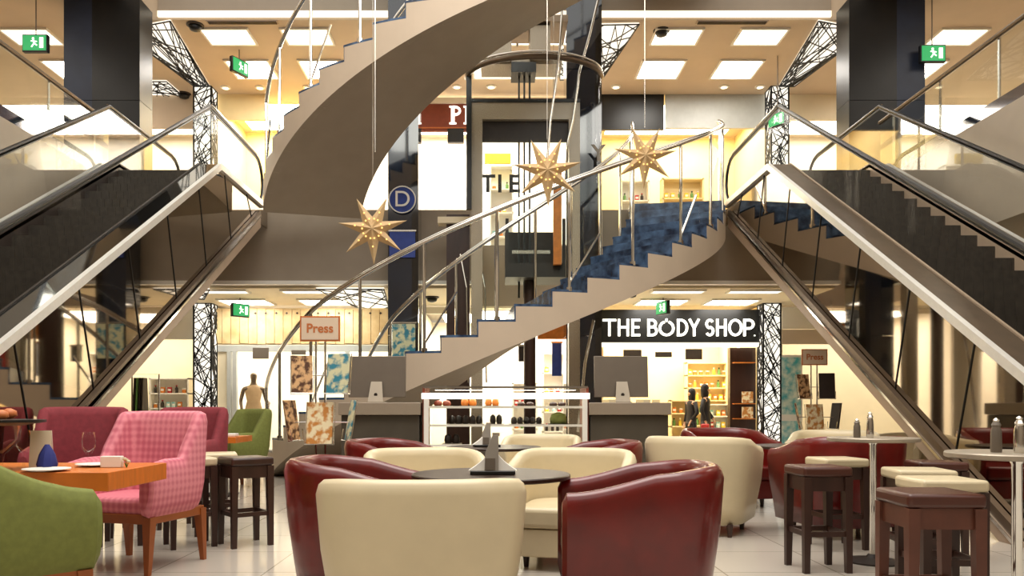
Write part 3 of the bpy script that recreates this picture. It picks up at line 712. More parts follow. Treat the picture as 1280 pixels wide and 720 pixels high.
# ------------------------------------------------------------------ curved stair, two flights
HC = Vector((0, DB, 0)); RO, RI = 4.33, 2.6
A0, DA, N, RISE = 17.0, 7.0, 23, L2 / 23
def hp(a, r, z): a = math.radians(a); return Vector((-r * math.cos(a), DB - r * math.sin(a), z))
def flight(base, label, posts=True):
    t = thing('curved_stair', label, 'staircase', (0, 0, 0))
    line = lambda a: base + (a - A0) / DA * RISE
    bot = lambda a: max(base - (.0 if base == 0 else .42), line(a) - .36)
    side_o, side_i, sof = MB(), MB(), MB()
    for k in range(N):
        zt = base + (k + 1) * RISE - .035
        aa = [A0 + k * DA + DA * i / 4 for i in range(5)]
        if k == N - 1: aa[-1] = 180
        for r, mbx in ((RO, side_o), (RI, side_i)):
            mbx.grid([[hp(a, r, bot(a)) for a in aa], [hp(a, r, zt) for a in aa]])
            mbx.grid([[hp(a, r + (-.12 if r == RO else .12), bot(a)) for a in aa], [hp(a, r + (-.12 if r == RO else .12), zt) for a in aa]])
            r2 = r + (-.12 if r == RO else .12)
            mbx.add([hp(aa[0], r, bot(aa[0])), hp(aa[0], r2, bot(aa[0])), hp(aa[0], r2, zt), hp(aa[0], r, zt)], [(0, 1, 2, 3)])
        sof.grid([[hp(a, RI, bot(a) + .002) for a in aa], [hp(a, RO, bot(a) + .002) for a in aa]])
    side_o.build('outer_stringer', M['stringer'], t); side_i.build('inner_stringer', M['stringer'], t)
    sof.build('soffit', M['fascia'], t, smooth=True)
    for k in range(N):
        z = base + (k + 1) * RISE; a0 = A0 + k * DA; a1 = a0 + DA + .25
        if k == N - 1: a1 = 180
        st = MB(); rr = (RI + .0, RO - .004)
        aa = [a0 - .3 + (a1 - a0 + .3) * i / 4 for i in range(5)]
        top = [[hp(a, rr[0], z) for a in aa], [hp(a, rr[1], z) for a in aa]]
        bt = [[hp(a, rr[0], z - .035) for a in aa], [hp(a, rr[1], z - .035) for a in aa]]
        st.grid(top); st.grid(bt); st.grid([top[0], bt[0]]); st.grid([top[1], bt[1]])
        for e in (0, -1): st.add([top[0][e], top[1][e], bt[1][e], bt[0][e]], [(0, 1, 2, 3)])
        # riser
        a_ = a0 - .25; q = [hp(a_, RI + .01, z - RISE), hp(a_, RO - .008, z - RISE), hp(a_, RO - .008, z - .03), hp(a_, RI + .01, z - .03)]
        q2 = [hp(a_ + .35, RI + .01, z - RISE), hp(a_ + .35, RO - .008, z - RISE), hp(a_ + .35, RO - .008, z - .03), hp(a_ + .35, RI + .01, z - .03)]
        st.add(q + q2, [(0, 1, 2, 3), (4, 5, 6, 7), (0, 1, 5, 4), (1, 2, 6, 5), (2, 3, 7, 6), (3, 0, 4, 7)])
        st.build('step', M['step_blue'], t)
    for r, nm in ((RO - .04, 'outer'), (RI + .06, 'inner')):
        HH = lambda a: 1.3 + .25 * min(1, max(0, (a - 20) / 30))
        aa = [A0 + 1 + (176 - A0 - 1) * i / 70 for i in range(71)]
        pts = [hp(a, r, line(a) + HH(a) + RISE * .5) for a in aa]
        b = MB(); b.tube(pts, .032, 8)
        o = b.build('handrail', M['steel'], t, smooth=True)
        b = MB(); b.tube([p + Vector((0, 0, .034)) for p in pts], .02, 6); b.build('handrail_highlight_strip', M['chrome'], o, smooth=True)
        for k in range(0, N, 2):
            a = A0 + k * DA + DA * .5; z0 = base + (k + 1) * RISE; z1 = line(a) + HH(a) + RISE * .5
            p = MB(); p.tube([hp(a, r, z0 - .25), hp(a, r, z1)], .024, 8); p.tube([hp(a, r, z0 - .02), hp(a, r, z0 + .04)], .045, 8)
            p.build('baluster', M['chrome'], t, smooth='auto')
            if nm == 'outer' and k % 4 == 0:
                p = MB(); a2 = a + DA * .9; p.tube([hp(a, r, z0 + .1), hp(a2, r, line(a2) + .75)], .016, 6); p.build('brace', M['chrome'], t)
        g = MB(); g.grid([[hp(a, r, line(a) + .28) for a in aa], [hp(a, r, line(a) + HH(a) - .0) for a in aa]])
        g.build('glass_panel', M['glass'], t, smooth=True)
    return t
flight(0, 'lower curved stair with blue marble steps rising left to right')
flight(L2, 'upper curved stair with broad beige underside sweeping overhead')

# ------------------------------------------------------------------ escalators
TH = .588
def esc(s_, label):
    XI, XO = 4.42, 6.3; YT, YF = 12.8, 12.8 - 5.0 / TH
    t = thing('escalator', label, 'escalator', (s_ * (XI + XO) / 2, 0, 0)); ox = (XI + XO) / 2
    def X(x): return s_ * (x - ox)
    def P(x, y, z): return (X(x), y, z)
    deck = [(DB - .35, 5.0), (YT, 5.0), (YF, .04), (YF - 1.2, .04)]
    ch = lambda y: .77 + (y - 8) * .578
    # mirror cladding, joints and bottom chord
    poly = [(DB - .02, 5.0), (YT, 5.0), (YF, .03), (6.66, .0), (14.7, ch(14.7)), (DB - .02, ch(14.7))]
    for xx, nm in ((XI, 'mirror_cladding'), (XO - .03, 'outer_cladding')):
        MB().prism([P(xx, y, z) for y, z in poly], (s_ * .03, 0, 0)).build(nm, M['mirror'] if nm[0] == 'm' else M['chord'], t)
    for y in [6.2 + 1.15 * i for i in range(8)]:
        zt_ = 5.0 if y > YT else 5.0 - (YT - y) * TH; zb = max(.0, ch(y + .35))
        if zb < zt_ - .1: MB().bar(P(XI - .004, y, zt_ - .02), P(XI - .004, y + .35, zb), .012, .008).build('panel_joint', M['black'], t)
    c = MB(); c.prism([P(XI - .07, 6.5, .0), P(XI - .07, 6.9, .0), P(XI - .07, 14.9, ch(14.9) - .24), P(XI - .07, 14.9, ch(14.9))], (s_ * .07, 0, 0))
    c.build('bottom_chord', M['chord'], t)
    c = MB(); c.bar(P(XI - .04, 6.6, .04), P(XI - .04, 14.9, ch(14.9) + .03), .06, .09); c.build('chord_cap', M['brown_metal'], t)
    c = MB(); c.bar(P(XI - .078, 6.7, .02), P(XI - .078, 14.9, ch(14.9) - .03), .012, .03); c.build('chord_trim', M['chrome'], t)
    MB().prism([P(XI, 6.9, .02), P(XI, 14.8, ch(14.8) - .04), P(XI, 14.8, ch(14.8) + .02), P(XI, 6.9, .08)], (s_ * (XO - XI), 0, 0)).build('underside', M['chord'], t)
    # decks on both sides
    for (a, b, outer) in ((XI - .03, XI + .3, XI - .03), (XO - .3, XO + .03, XO + .03)):
        m_ = MB()
        for (p, q) in zip(deck[:-1], deck[1:]): m_.prism([P(a, p[0], p[1]), P(a, q[0], q[1]), P(a, q[0], q[1] + .05), P(a, p[0], p[1] + .05)], (s_ * (b - a), 0, 0))
        m_.build('deck', M['black_glass'] if s_ < 0 else M['brown_metal'], t)
        m_ = MB(); e = outer - (.03 if outer == XI - .03 else 0)
        for (p, q) in zip(deck[:-1], deck[1:]): m_.prism([P(e, p[0], p[1] - .04), P(e, q[0], q[1] - .04), P(e, q[0], q[1] + .06), P(e, p[0], p[1] + .06)], (s_ * (.065 if outer < 5 else -.06), 0, 0))
        m_.build('deck_trim', M['bright_steel'], t)
        # skirt facing the steps
        k = XI + .3 if a < 5 else XO - .3
        m_ = MB()
        for (p, q) in zip(deck[:-1], deck[1:]): m_.prism([P(k, p[0], p[1] - .3), P(k, q[0], max(q[1] - .3, 0)), P(k, q[0], q[1] + .07), P(k, p[0], p[1] + .07)], (s_ * .03, 0, 0))
        m_.build('skirt', M['goods_dark'] if s_ < 0 else M['chord'], t)
        xm = (a + b) / 2
        g = MB(); g.grid([[P(xm, y, z + .05) for y, z in deck], [P(xm, y, z + .93) for y, z in deck]]); g.build('glass_panel', M['glass'], t)
        # handrail loop
        pts = [P(xm, y, z + .98) for y, z in deck]
        top = [P(xm, DB - .35 + .46 * math.sin(i * PI / 8), 5.52 + .46 * math.cos(i * PI / 8)) for i in range(1, 8)]
        lo = [P(xm, YF - 1.2 - .46 * math.sin(i * PI / 8), .56 + .46 * math.cos(i * PI / 8)) for i in range(1, 8)]
        o = MB().tube(list(reversed(top)) + pts + lo, .03, 8).build('handrail', M['rubber'], t, smooth='auto')
        MB().tube([(p[0], p[1], p[2] - .045) for p in list(reversed(top)) + pts + lo], .013, 6).build('guide_track', M['rubber'], o, smooth='auto')
        up = [P(xm + (-.03 if xm < 5 else .03), y, z + 1.0) for y, z in deck[:2]]
        MB().tube(up, .014, 6).build('rail_strip', M['chrome'], o)
    ns = 24; dy = (YT - YF) / ns; dz = 4.96 / ns
    for k in range(ns):
        y1 = YT - k * dy; z1 = 4.95 - k * dz
        m_ = MB(); m_.b2(P(XI + .32, y1 - dy, z1 - dz - .02), P(XO - .3, y1 + .02, z1 - dz)); m_.b2(P(XI + .32, y1 - .02, z1 - dz), P(XO - .3, y1 + .03, z1))
        for i in range(12):
            xx = XI + .36 + i * .108; m_.b2(P(xx, y1 - .026, z1 - dz), P(xx + .05, y1 - .02, z1 - .01))
        m_.build('step', M['step_dark'], t)
    MB().b2(P(XI + .3, YT, 4.9), P(XO - .3, DB, 4.96)).build('top_landing', M['alu'], t)
    MB().b2(P(XI + .3, YF - 1.2, 0), P(XO - .3, YF, .02)).build('bottom_landing', M['alu'], t)
esc(-1, 'left escalator descending toward the seats with mirrored side')
esc(1, 'right escalator descending toward the seats with mirrored side')
# side gallery balustrades
for s_, nm in ((-1, 'left'), (1, 'right')):
    t = thing('gallery_balustrade', 'glass balustrade along the %s upper gallery edge' % nm, 'balustrade', (s_ * (SX + .1), 0, L2))
    MB().box((0, 8.6, .1), (.06, 10.4, .2)).build('base_rail', M['navy_glass'], t)
    MB().box((0, 8.6, .6), (.02, 10.4, .8)).build('glass_panel', M['glass'], t)
    MB().tube([(0, 3.4, 1.05), (0, 13.8, 1.05)], .035, 8).build('handrail', M['brown_metal'], t)
    for i in range(8): MB().tube([(s_ * .04, 3.6 + i * 1.4, 0), (s_ * .04, 3.6 + i * 1.4, 1.05)], .022, 6).build('post', M['steel'], t)
    # pale lit side shop fronts behind
    t = thing('side_shop_front', 'pale shop front on the far side of the %s upper gallery' % nm, 'shop front', (s_ * 11.5, 10, L2))
    for i in range(4): MB().box((0, -6 + i * 3.2, 1.85), (.3, .4, 3.68)).build('pier', M['cream_wall'], t)
    MB().box((s_ * .25, -1, 1.85), (.1, 13, 3.68)).build('back_wall', M['tan_ceiling'], t)
    MB().box((0, -1, 3.2), (.25, 12, .5)).build('header', M['redbrown'] if s_ < 0 else M['tan_ceiling'], t)
    area('side_lamp', (s_ * 9.4, 10.5, CE - .05), (1.2, 5), 110)

# ------------------------------------------------------------------ star lanterns
def star(px, py, d, r, label, rot, top=9.5):
    c = at(px, py, d)
    t = thing('star_lantern', label, 'star lantern', c)
    vs = [(0, -.09, 0), (0, .09, 0)]; n = 7
    for i in range(n):
        a = rot + 2 * PI * i / n; vs.append((r * math.sin(a), 0, r * math.cos(a)))
        a += PI / n; vs.append((r * .36 * math.sin(a), 0, r * .36 * math.cos(a)))
    fs = []
    for i in range(2 * n):
        a, b = 2 + i, 2 + (i + 1) % (2 * n); fs.append((0, a, b)); fs.append((1, b, a))
    MB().add(vs, fs).build('paper_star', M['star'], t)
    for i in range(n):
        a = rot + 2 * PI * i / n
        for f in (.28, .5):
            for off in ((0,) if f != .28 else (-.2, .2)):
                x, z = r * f * math.sin(a + off), r * f * math.cos(a + off); y = -.09 * (1 - f) - .004
                MB().lathe((x, y, z - .011), [(.004, 0), (.011, .006), (.011, .016), (.004, .022)], 6).build('bulb', M['bulb'], t)
    MB().tube([(0, 0, r * .9), (0, 0, top - c.z)], .004, 5).build('cord', M['steel'], t)
star(466, 287, 10.4, .46, 'seven-pointed paper star lantern hanging left in front of the stair', math.radians(170 + 8))
star(684, 214, 10.6, .47, 'seven-pointed paper star lantern hanging in front of the lift', math.radians(178))
star(806, 196, 11.4, .46, 'seven-pointed paper star lantern hanging right of the lift', math.radians(182))

# ------------------------------------------------------------------ tub chairs
def tub(m, label, loc, rz, s=1, wd=.93, dp=.86, hb=.85, ha=.72, group=None, wood=False):
    """origin at the base centre; the chair faces local -Y"""
    t = thing('tub_chair', label, 'armchair', loc, rz, group, s)
    n = 36; rows = []; th = .10
    def pl(u):      # u in 0..1 along the U, from left arm end round the back to the right arm end
        hw, hd = wd / 2, dp / 2
        a = PI * (1 - u)
        st = .28
        if u < st: return Vector((-hw, -hd + (u / st) * (hd + .02), 0)), Vector((-1, 0, 0))
        if u > 1 - st: return Vector((hw, -hd + ((1 - u) / st) * (hd + .02), 0)), Vector((1, 0, 0))
        v = (u - st) / (1 - 2 * st); a = PI - v * PI; e = .8
        ca, sa = math.cos(a), math.sin(a)
        return Vector((hw * math.copysign(abs(ca) ** e, ca), .02 + (hd - .02) * abs(sa) ** e, 0)), Vector((ca, sa, 0)).normalized()
    for i in range(n + 1):
        u = i / n; p, nn = pl(u)
        q = max(0, 1 - abs(u - .5) / .5); mq = min(1, q * 1.18); k = mq * mq * (3 - 2 * mq); h = ha + (hb - ha) * k
        zb = .1; tp = .05 * (1 if abs(p.x) > 0 else 1)
        rw = []
        for (off, z) in ((-.08, zb), (-.058, zb + .15), (-.02, h * .6), (.0, h - .07), (-.012, h - .025), (-.035, h - .003), (-.065, h - .003), (-.09, h - .025), (-.102, h - .07), (-.11, .32), (-.11, .3)):
            rw.append(p + nn * off + Vector((0, 0, z)))
        rows.append(rw)
    b = MB(); b.grid(rows, closed=True)
    for rw in (rows[0], rows[-1]):       # rounded arm ends
        c = sum(rw, Vector()) / len(rw); nr = [v + (c - v) * .25 + Vector((0, -.025, 0)) for v in rw]
        b.grid([rw, nr], closed=True); b.add(nr, [tuple(range(len(nr)))])
    b.build('shell', m, t, smooth=True)
    hw = wd / 2 - .115
    pts = [(-hw, -dp / 2 - .01), (hw, -dp / 2 - .01), (hw, .05)] + [(hw * math.cos(a), .05 + (dp / 2 - .17) * math.sin(a)) for a in [PI * i / 10 for i in range(1, 10)]] + [(-hw, .05)]
    MB().prism([(x, y, .30) for x, y in pts], (0, 0, .15)).build('seat_cushion', m, t, bevel=.035, seg=3)
    MB().prism([(x * 1.0, y + .02, .1) for x, y in pts], (0, 0, .195)).build('seat_base', m, t, bevel=.01)
    for sx in (-1, 1):
        for sy in (-1, 1):
            MB().tube([(sx * (wd / 2 - .16), sy * (dp / 2 - .17), .0), (sx * (wd / 2 - .16), sy * (dp / 2 - .17), .11)], [.018, .028], 10).build('leg', M['darkwood'], t, smooth='auto')
    return t
R = math.radians
mar = tub(M['maroon'], 'maroon leather tub chair at the right of the front table', (.82, 4.46, 0), R(-93))
dup(mar, (-.83, 4.93, 0), R(86), 'maroon leather tub chair at the left of the front table')
cr = tub(M['cream'], 'cream leather tub chair in the foreground with its back to us', (-.345, 3.86, 0), R(183), hb=.84, ha=.74)
cr.scale = (1.07, 1, 1)
dup(cr, (.59, 5.98, 0), R(-14), 'cream leather tub chair facing us behind the front table, right', s=1)
dup(cr, (-.52, 6.0, 0), R(12), 'cream leather tub chair facing us behind the front table, left', s=1)
dup(mar, (.95, 7.6, 0), R(-80), 'maroon leather tub chair right of the second table, in front of the pastry case')
dup(mar, (-.98, 7.8, 0), R(62), 'maroon leather tub chair left of the second table, in front of the pastry case')
dup(cr, (.55, 9.3, 0), R(-8), 'cream leather tub chair behind the second table, against the pastry case', s=1)
dup(cr, (1.93, 7.5, 0), R(152), 'large cream leather tub chair seen from behind, right of centre', s=1.07)
dup(mar, (3.17, 7.28, 0), R(188), 'maroon leather tub chair beside the brown bar stools on the right', s=1.07)
dup(mar, (2.75, 9.55, 0), R(10), 'maroon leather tub chair far behind the large cream one, under the shop sign', s=1.07)
dup(cr, (3.95, 9.3, 0), R(-28), 'cream leather tub chair behind the small silver bar table, right', s=1.06)
dup(cr, (5.1, 9.9, 0), R(-60), 'cream leather tub chair furthest right under the escalator', s=1.0)

def round_table(loc, r, z, label, name='round_table', top=None, foot=True, thick=.03):
    t = thing(name, label, 'table', loc)
    MB().lathe((0, 0, z - thick), [(r * .97, 0), (r, .006), (r, thick - .006), (r * .985, thick)], 48).build('tabletop', top or M['tabletop'], t, smooth='auto')
    MB().lathe((0, 0, 0), [(.026, .02), (.024, z - .06), (.04, z - thick)], 16).build('pedestal', M['chrome'], t, smooth='auto')
    MB().lathe((0, 0, 0), [(.2, 0), (.2, .012), (.05, .035), (.035, .06)], 28).build('foot', M['goods_dark'], t, smooth='auto')
    return t
round_table((-.02, 4.9, 0), .485, .75, 'round dark wooden low table in front, ringed by four tub chairs')
round_table((.0, 8.3, 0), .485, .75, 'round dark wooden low table behind the front group')
round_table((3.25, 8.55, 0), .485, .75, 'round dark wooden low table between the right-hand tub chairs')
def menu_holder(loc, label, rz=0):
    t = thing('menu_holder', label, 'menu holder', loc, rz)
    MB().box((0, 0, .012), (.27, .16, .024)).build('base', M['black'], t, bevel=.005)
    # curved white foot rising into a grey folded card
    rows = []
    for i in range(9):
        u = i / 8; w_ = .125 * (1 - u) ** 1.7 + .02; rows.append([(-w_, -.05 + .02 * u, .024 + .13 * u), (w_, -.05 + .02 * u, .024 + .13 * u), (w_, .05 - .02 * u, .024 + .13 * u), (-w_, .05 - .02 * u, .024 + .13 * u)])
    b = MB(); b.grid(rows, closed=True); b.add(rows[-1], [(0, 1, 2, 3)]); b.build('flared_foot', M['white'], t, smooth='auto')
    MB().prism([(-.05, -.07, .024), (.035, -.07, .024), (.035, -.04, .235), (-.0, -.04, .235), (-.045, -.055, .13)], (0, .09, 0)).build('card', M['holder'], t)
    MB().prism([(-.045, -.075, .03), (.015, -.075, .03), (.015, -.07, .1), (-.045, -.07, .1)], (0, .01, 0)).build('printed_leaf', M['alu'], t)
    MB().box((.02, -.0, .24), (.045, .05, .02)).build('top_clip', M['alu_light'], t)
    return t
mh = menu_holder((-.01, 4.85, .75), 'grey folded menu card holder on the front table')
dup(mh, (-.08, 8.25, .75), R(8), 'grey folded menu card holder on the second table')

# ------------------------------------------------------------------ bar stools and bar tables
def stool(m, label, loc, rz, w_=.39, h=.74, legm=None):
    legm = legm or M['darkwood']
    t = thing('bar_stool', label, 'stool', loc, rz)
    MB().box((0, 0, h - .035), (w_, w_, .07)).build('seat', m, t, bevel=.02, seg=3)
    a = w_ / 2 - .03
    for sx in (-1, 1):
        for sy in (-1, 1):
            x, y = sx * a, sy * a
            MB().add([(x * 1.04 + dx * .02, y * 1.04 + dy * .02, 0) for dx, dy in ((-1, -1), (1, -1), (1, 1), (-1, 1))] +
                     [(x + dx * .028, y + dy * .028, h - .07) for dx, dy in ((-1, -1), (1, -1), (1, 1), (-1, 1))],
                     [(0, 1, 2, 3), (4, 5, 6, 7), (0, 1, 5, 4), (1, 2, 6, 5), (2, 3, 7, 6), (3, 0, 4, 7)]).build('leg', legm, t)
    ap = MB()
    for q in (-1, 1): ap.box((0, q * a, h - .12), (2 * a, .025, .1)); ap.box((q * a, 0, h - .12), (.025, 2 * a, .1))
    ap.build('apron', legm, t)
    for q in (-1, 1):
        MB().box((0, q * a, .27), (2 * a, .025, .035)).build('stretcher', legm, t)
        MB().box((q * a, 0, .27), (.025, 2 * a, .035)).build('stretcher', legm, t)
    return t
s1 = stool(M['brownleather'], 'brown-topped bar stool left of the far silver bar table', (2.31, 5.72, 0), R(3), w_=.35, legm=M['darkwood'])
s2 = stool(M['cream'], 'cream-topped bar stool behind the left brown one, right side', (2.83, 6.62, 0), R(5), w_=.37)
dup(s2, (2.87, 5.42, 0), R(-8), 'cream-topped bar stool further of the two by the near silver bar table')
dup(s2, (2.62, 4.7, 0), R(-3), 'cream-topped bar stool nearer of the two by the near silver bar table')
stool(M['brownleather'], 'brown-topped bar stool nearest on the right, at the frame bottom', (2.16, 3.98, 0), R(-2), w_=.37, legm=M['brownwood'])
dup(s1, (3.42, 6.2, 0), R(-8), 'brown-topped bar stool mostly hidden behind the cream ones, right')
s3 = stool(M['darkwood'], 'dark wooden bar stool standing alone right of the pink armchair', (-2.1, 6.75, 0), R(38), w_=.36)
dup(s2, (-2.56, 7.35, 0), R(20), 'cream-topped bar stool just behind the pink armchair')
dup(s2, (-2.55, 6.7, 0), R(32), 'cream-topped bar stool between the pink armchair and the dark stool')
dup(s3, (-3.15, 6.8, 0), R(15), 'dark bar stool seen beneath the pink armchair, left')
dup(s3, (-3.1, 7.75, 0), R(30), 'dark bar stool seen beneath the pink armchair, right')
ht = round_table((2.83, 5.98, 0), .32, .93, 'small silver bar table, the further of the two on the right', 'bar_table', M['alu_light'])
dup(ht, (2.60, 3.98, 0), 0, 'small silver bar table at the right edge of the frame')
def shaker(loc, label, m, h=.15):
    o = tag(MB().lathe((0, 0, 0), [(.024, 0), (.026, .01), (.024, h * .7), (.018, h * .85), (.022, h * .9), (.015, h)], 14).build('shaker', m, smooth='auto'), label, 'shaker')
    MB().lathe((0, 0, h), [(.012, 0), (.016, .01), (.006, .02)], 12).build('knob', M['chrome'], o, smooth='auto'); o.location = loc
shaker((2.77, 5.9, .93), 'tall silver shaker on the further bar table', M['chrome'], .17)
shaker((2.71, 5.98, .93), 'shorter dark shaker on the further bar table', M['alu'], .12)
shaker((2.56, 3.9, .93), 'silver shaker on the bar table at the right edge', M['chrome'], .16)
shaker((2.49, 3.97, .93), 'dark shaker on the bar table at the right edge', M['alu'], .15)

# ------------------------------------------------------------------ upholstered dining armchairs
def armchair(m, legm, label, loc, rz, s=1, hb=1.11, ha=.8, i0=.285, iw=.055):
    t = thing('dining_armchair', label, 'armchair', loc, rz, None, s)
    n = 64; rows = []; hw, hd = .38, .34
    for i in range(n + 1):
        u = i / n; st = .24
        if u < st: p, nn = Vector((-hw, -hd + u / st * (hd + .06), 0)), Vector((-1, 0, 0))
        elif u > 1 - st: p, nn = Vector((hw, -hd + (1 - u) / st * (hd + .06), 0)), Vector((1, 0, 0))
        else:
            v = (u - st) / (1 - 2 * st); a = PI - v * PI; ca, sa = math.cos(a), math.sin(a); e = .55
            p = Vector((hw * math.copysign(abs(ca) ** e, ca), .06 + (hd - .06) * abs(sa) ** e, 0)); nn = Vector((ca, sa, 0))
        q = min(1, max(0, (i0 - abs(u - .5)) / iw)); k = q * q * (3 - 2 * q)
        h = ha + (hb - ha) * k - .03 * (1 - min(1, (u if u < .5 else 1 - u) / .1)) + .03 * math.cos((u - .5) * PI) * k
        lean = Vector((0, .07 * k, 0)); rw = []
        for (off, z) in ((-.03, .40), (.0, .48), (.015, .6), (.01, h - .08), (-.005, h - .02), (-.04, h), (-.08, h - .02), (-.095, h - .08), (-.10, .5), (-.09, .42)):
            f = max(0, (z - .5) / max(.05, h - .5)); rw.append(p + nn * off + Vector((0, 0, z)) + lean * f)
        rows.append(rw)
    b = MB(); b.grid(rows, closed=True)
    for rw in (rows[0], rows[-1]):
        c = sum(rw, Vector()) / len(rw); nr = [v + (c - v) * .3 + Vector((0, -.03, 0)) for v in rw]
        b.grid([rw, nr], closed=True); b.add(nr, [tuple(range(len(nr)))])
    b.build('back_and_arms', m, t, smooth=True)
    MB().box((0, -.02, .47), (.60, .60, .12)).build('seat', m, t, bevel=.035, seg=3)
    fr = MB(); fr.box((0, -.30, .385), (.68, .04, .07)).box((0, .28, .385), (.64, .04, .07)).box((-.33, 0, .385), (.04, .58, .07)).box((.33, 0, .385), (.04, .58, .07))
    fr.build('seat_frame', legm, t, bevel=.006)
    for sx in (-1, 1):
        for sy in (-1, 1):
            x, y = sx * .325, (-.3 if sy < 0 else .27)
            MB().add([(x * 1.03 + dx * .017, y + sy * .03 + dy * .017, 0) for dx, dy in ((-1, -1), (1, -1), (1, 1), (-1, 1))] +
                     [(x + dx * .034, y + dy * .034, .4) for dx, dy in ((-1, -1), (1, -1), (1, 1), (-1, 1))],
                     [(0, 1, 2, 3), (4, 5, 6, 7), (0, 1, 5, 4), (1, 2, 6, 5), (2, 3, 7, 6), (3, 0, 4, 7)]).build('leg', legm, t)
    for i in range(5):
        x = -.2 + i * .1
        MB().tube([(x, hd - .09 + .0, .56), (x, hd - .075 + .04, .9)], .004, 5).build('seam', M['rose'] if m != M['green'] else M['goods_green'], t)
    return t
pk = armchair(M['plaid'], M['legwood'], 'pink tartan armchair at the orange wooden table', (-2.61, 5.88, 0), R(-15), .99)
gc = armchair(M['green'], M['legwood'], 'green armchair cut by the lower left edge of the frame', (-2.36, 3.72, 0), R(138), 1.0, hb=1.04, ha=.80, i0=.44, iw=.36)
armchair(M['green'], M['legwood'], 'green armchair beyond the far orange table, near the mannequin window', (-3.72, 11.6, 0), R(-38))
rs = armchair(M['rose'], M['darkwood'], 'dark rose armchair by the mirrored side of the left escalator', (-3.8, 7.3, 0), R(15), 1.02)
dup(rs, (-3.35, 8.6, 0), R(-6), 'dark rose armchair almost hidden behind the pink tartan one')
def wood_table(label, x0, x1, y0, y1, z, th=.11):
    t = thing('wooden_table', label, 'table', ((x0 + x1) / 2, (y0 + y1) / 2, 0)); W, D_ = x1 - x0, y1 - y0
    MB().box((0, 0, z - th / 2), (W, D_, th)).build('tabletop', M['orangewood'], t, bevel=.004)
    for x in (-W / 2 + .32, W / 2 - .32):
        MB().box((x, -D_ * .05, (z - th) / 2), (.045, .045, z - th)).build('leg', M['goods_dark'], t)
        MB().box((x, -D_ * .05, .01), (.4, .4, .02)).build('foot_plate', M['goods_dark'], t)
    return t
wood_table('thick orange wooden table in front of the pink tartan armchair', -3.6, -2.22, 4.6, 5.42, .78)
wood_table('thick orange wooden table in front of the far green armchair', -4.2, -3.3, 10.2, 10.9, .78, .08)
# things on the near orange table (top 0.78)
ZT = .78
t = thing('menu_card', 'tall white menu card standing on the near orange table', 'menu card', (-2.80, 4.92, ZT), R(10))
MB().prism([(-.06, 0, 0), (.06, 0, 0), (.06, .03, .23), (-.06, .03, .23)], (0, .004, 0)).build('front_leaf', M['cream_wall'], t)
MB().prism([(-.06, .07, 0), (.06, .07, 0), (.06, .035, .23), (-.06, .035, .23)], (0, .004, 0)).build('rear_leaf', M['white'], t)
b = MB(); b.lathe((-2.70, 4.83, ZT), [(.05, 0), (.06, .03), (.045, .09), (.03, .12), (.012, .15)], 9)
tag(b.build('napkin', M['bluecloth'], smooth='auto'), 'folded dark blue napkin in front of the menu card', 'napkin')
def goblet(loc, label, s=1):
    o = tag(MB().lathe((0, 0, 0), [(.035, 0), (.034, .004), (.006, .01), (.005, .08), (.02, .09), (.038, .12), (.040, .16), (.034, .21), (.033, .21), (.038, .16), (.036, .122), (.004, .094)], 24).build('wine_glass', M['glass'], smooth=True), label, 'glass')
    o.location = loc; o.scale = (s, s, s); return o
goblet((-2.50, 4.93, ZT), 'clear stemmed glass beside the plate on the near orange table', 1.05)
goblet((-2.93, 4.98, ZT), 'clear stemmed glass left of the menu card', 1.1)
goblet((-3.62, 10.5, ZT), 'clear stemmed glass on the far orange table', 1.0)
goblet((-3.75, 10.45, ZT), 'second clear stemmed glass on the far orange table, left', 1.0)
for (x, y, nm) in ((-2.52, 5.08, 'behind the stemmed glass on the near orange table'), (-2.62, 4.68, 'at the front edge of the near orange table')):
    o = tag(MB().lathe((0, 0, 0), [(.06, 0), (.13, .014), (.128, .018), (.06, .006)], 28).build('plate', M['white'], smooth='auto'), 'white round plate ' + nm, 'plate'); o.location = (x, y, ZT)
o = tag(MB().box((0, 0, .036), (.125, .05, .07)).build('card_box', M['white'], bevel=.004), 'small plain white box on the near orange table', 'box'); o.location = (-2.38, 4.98, ZT); o.rotation_euler = (0, 0, .1)
t = thing('flower_sprig', 'tiny cream flower sprig beside the white box', 'flower', (-2.29, 4.98, ZT))
for i in range(3):
    a = i * 2.1; MB().tube([(0, 0, 0), (.012 * math.cos(a), .012 * math.sin(a), .03)], .003, 5).build('stem', M['goods_green'], t)
    MB().lathe((.012 * math.cos(a), .012 * math.sin(a), .025 + .008 * i), [(.003, 0), (.014, .008), (.012, .018), (.003, .022)], 8).build('bloom', M['cream'], t)
t = thing('footed_bowl', 'dark rimmed glass bowl of orange flowers at the left edge', 'bowl', (-2.96, 4.78, ZT))
MB().lathe((0, 0, 0), [(.07, 0), (.07, .01), (.02, .03), (.03, .09), (.11, .17), (.12, .27), (.112, .27), (.1, .18), (.02, .1)], 24).build('glass_body', M['glass'], t, smooth=True)
MB().lathe((0, 0, .265), [(.12, 0), (.25, .02), (.25, .035), (.1, .04)], 28).build('wide_rim', M['black'], t, smooth='auto')
for i in range(7):
    a = i * .9; r_ = .055 if i else 0
    MB().lathe((r_ * math.cos(a), r_ * math.sin(a), .295 + .008 * (i % 2)), [(.01, 0), (.045, .02), (.04, .05), (.01, .065)], 10).build('bloom', M['orange_edge'], t, smooth=True)
o = tag(MB().box((0, 0, .02), (.3, .18, .04)).build('folded_napkin', M['white'], bevel=.008), 'folded white napkin on the far orange table', 'napkin'); o.location = (-3.5, 10.4, ZT)

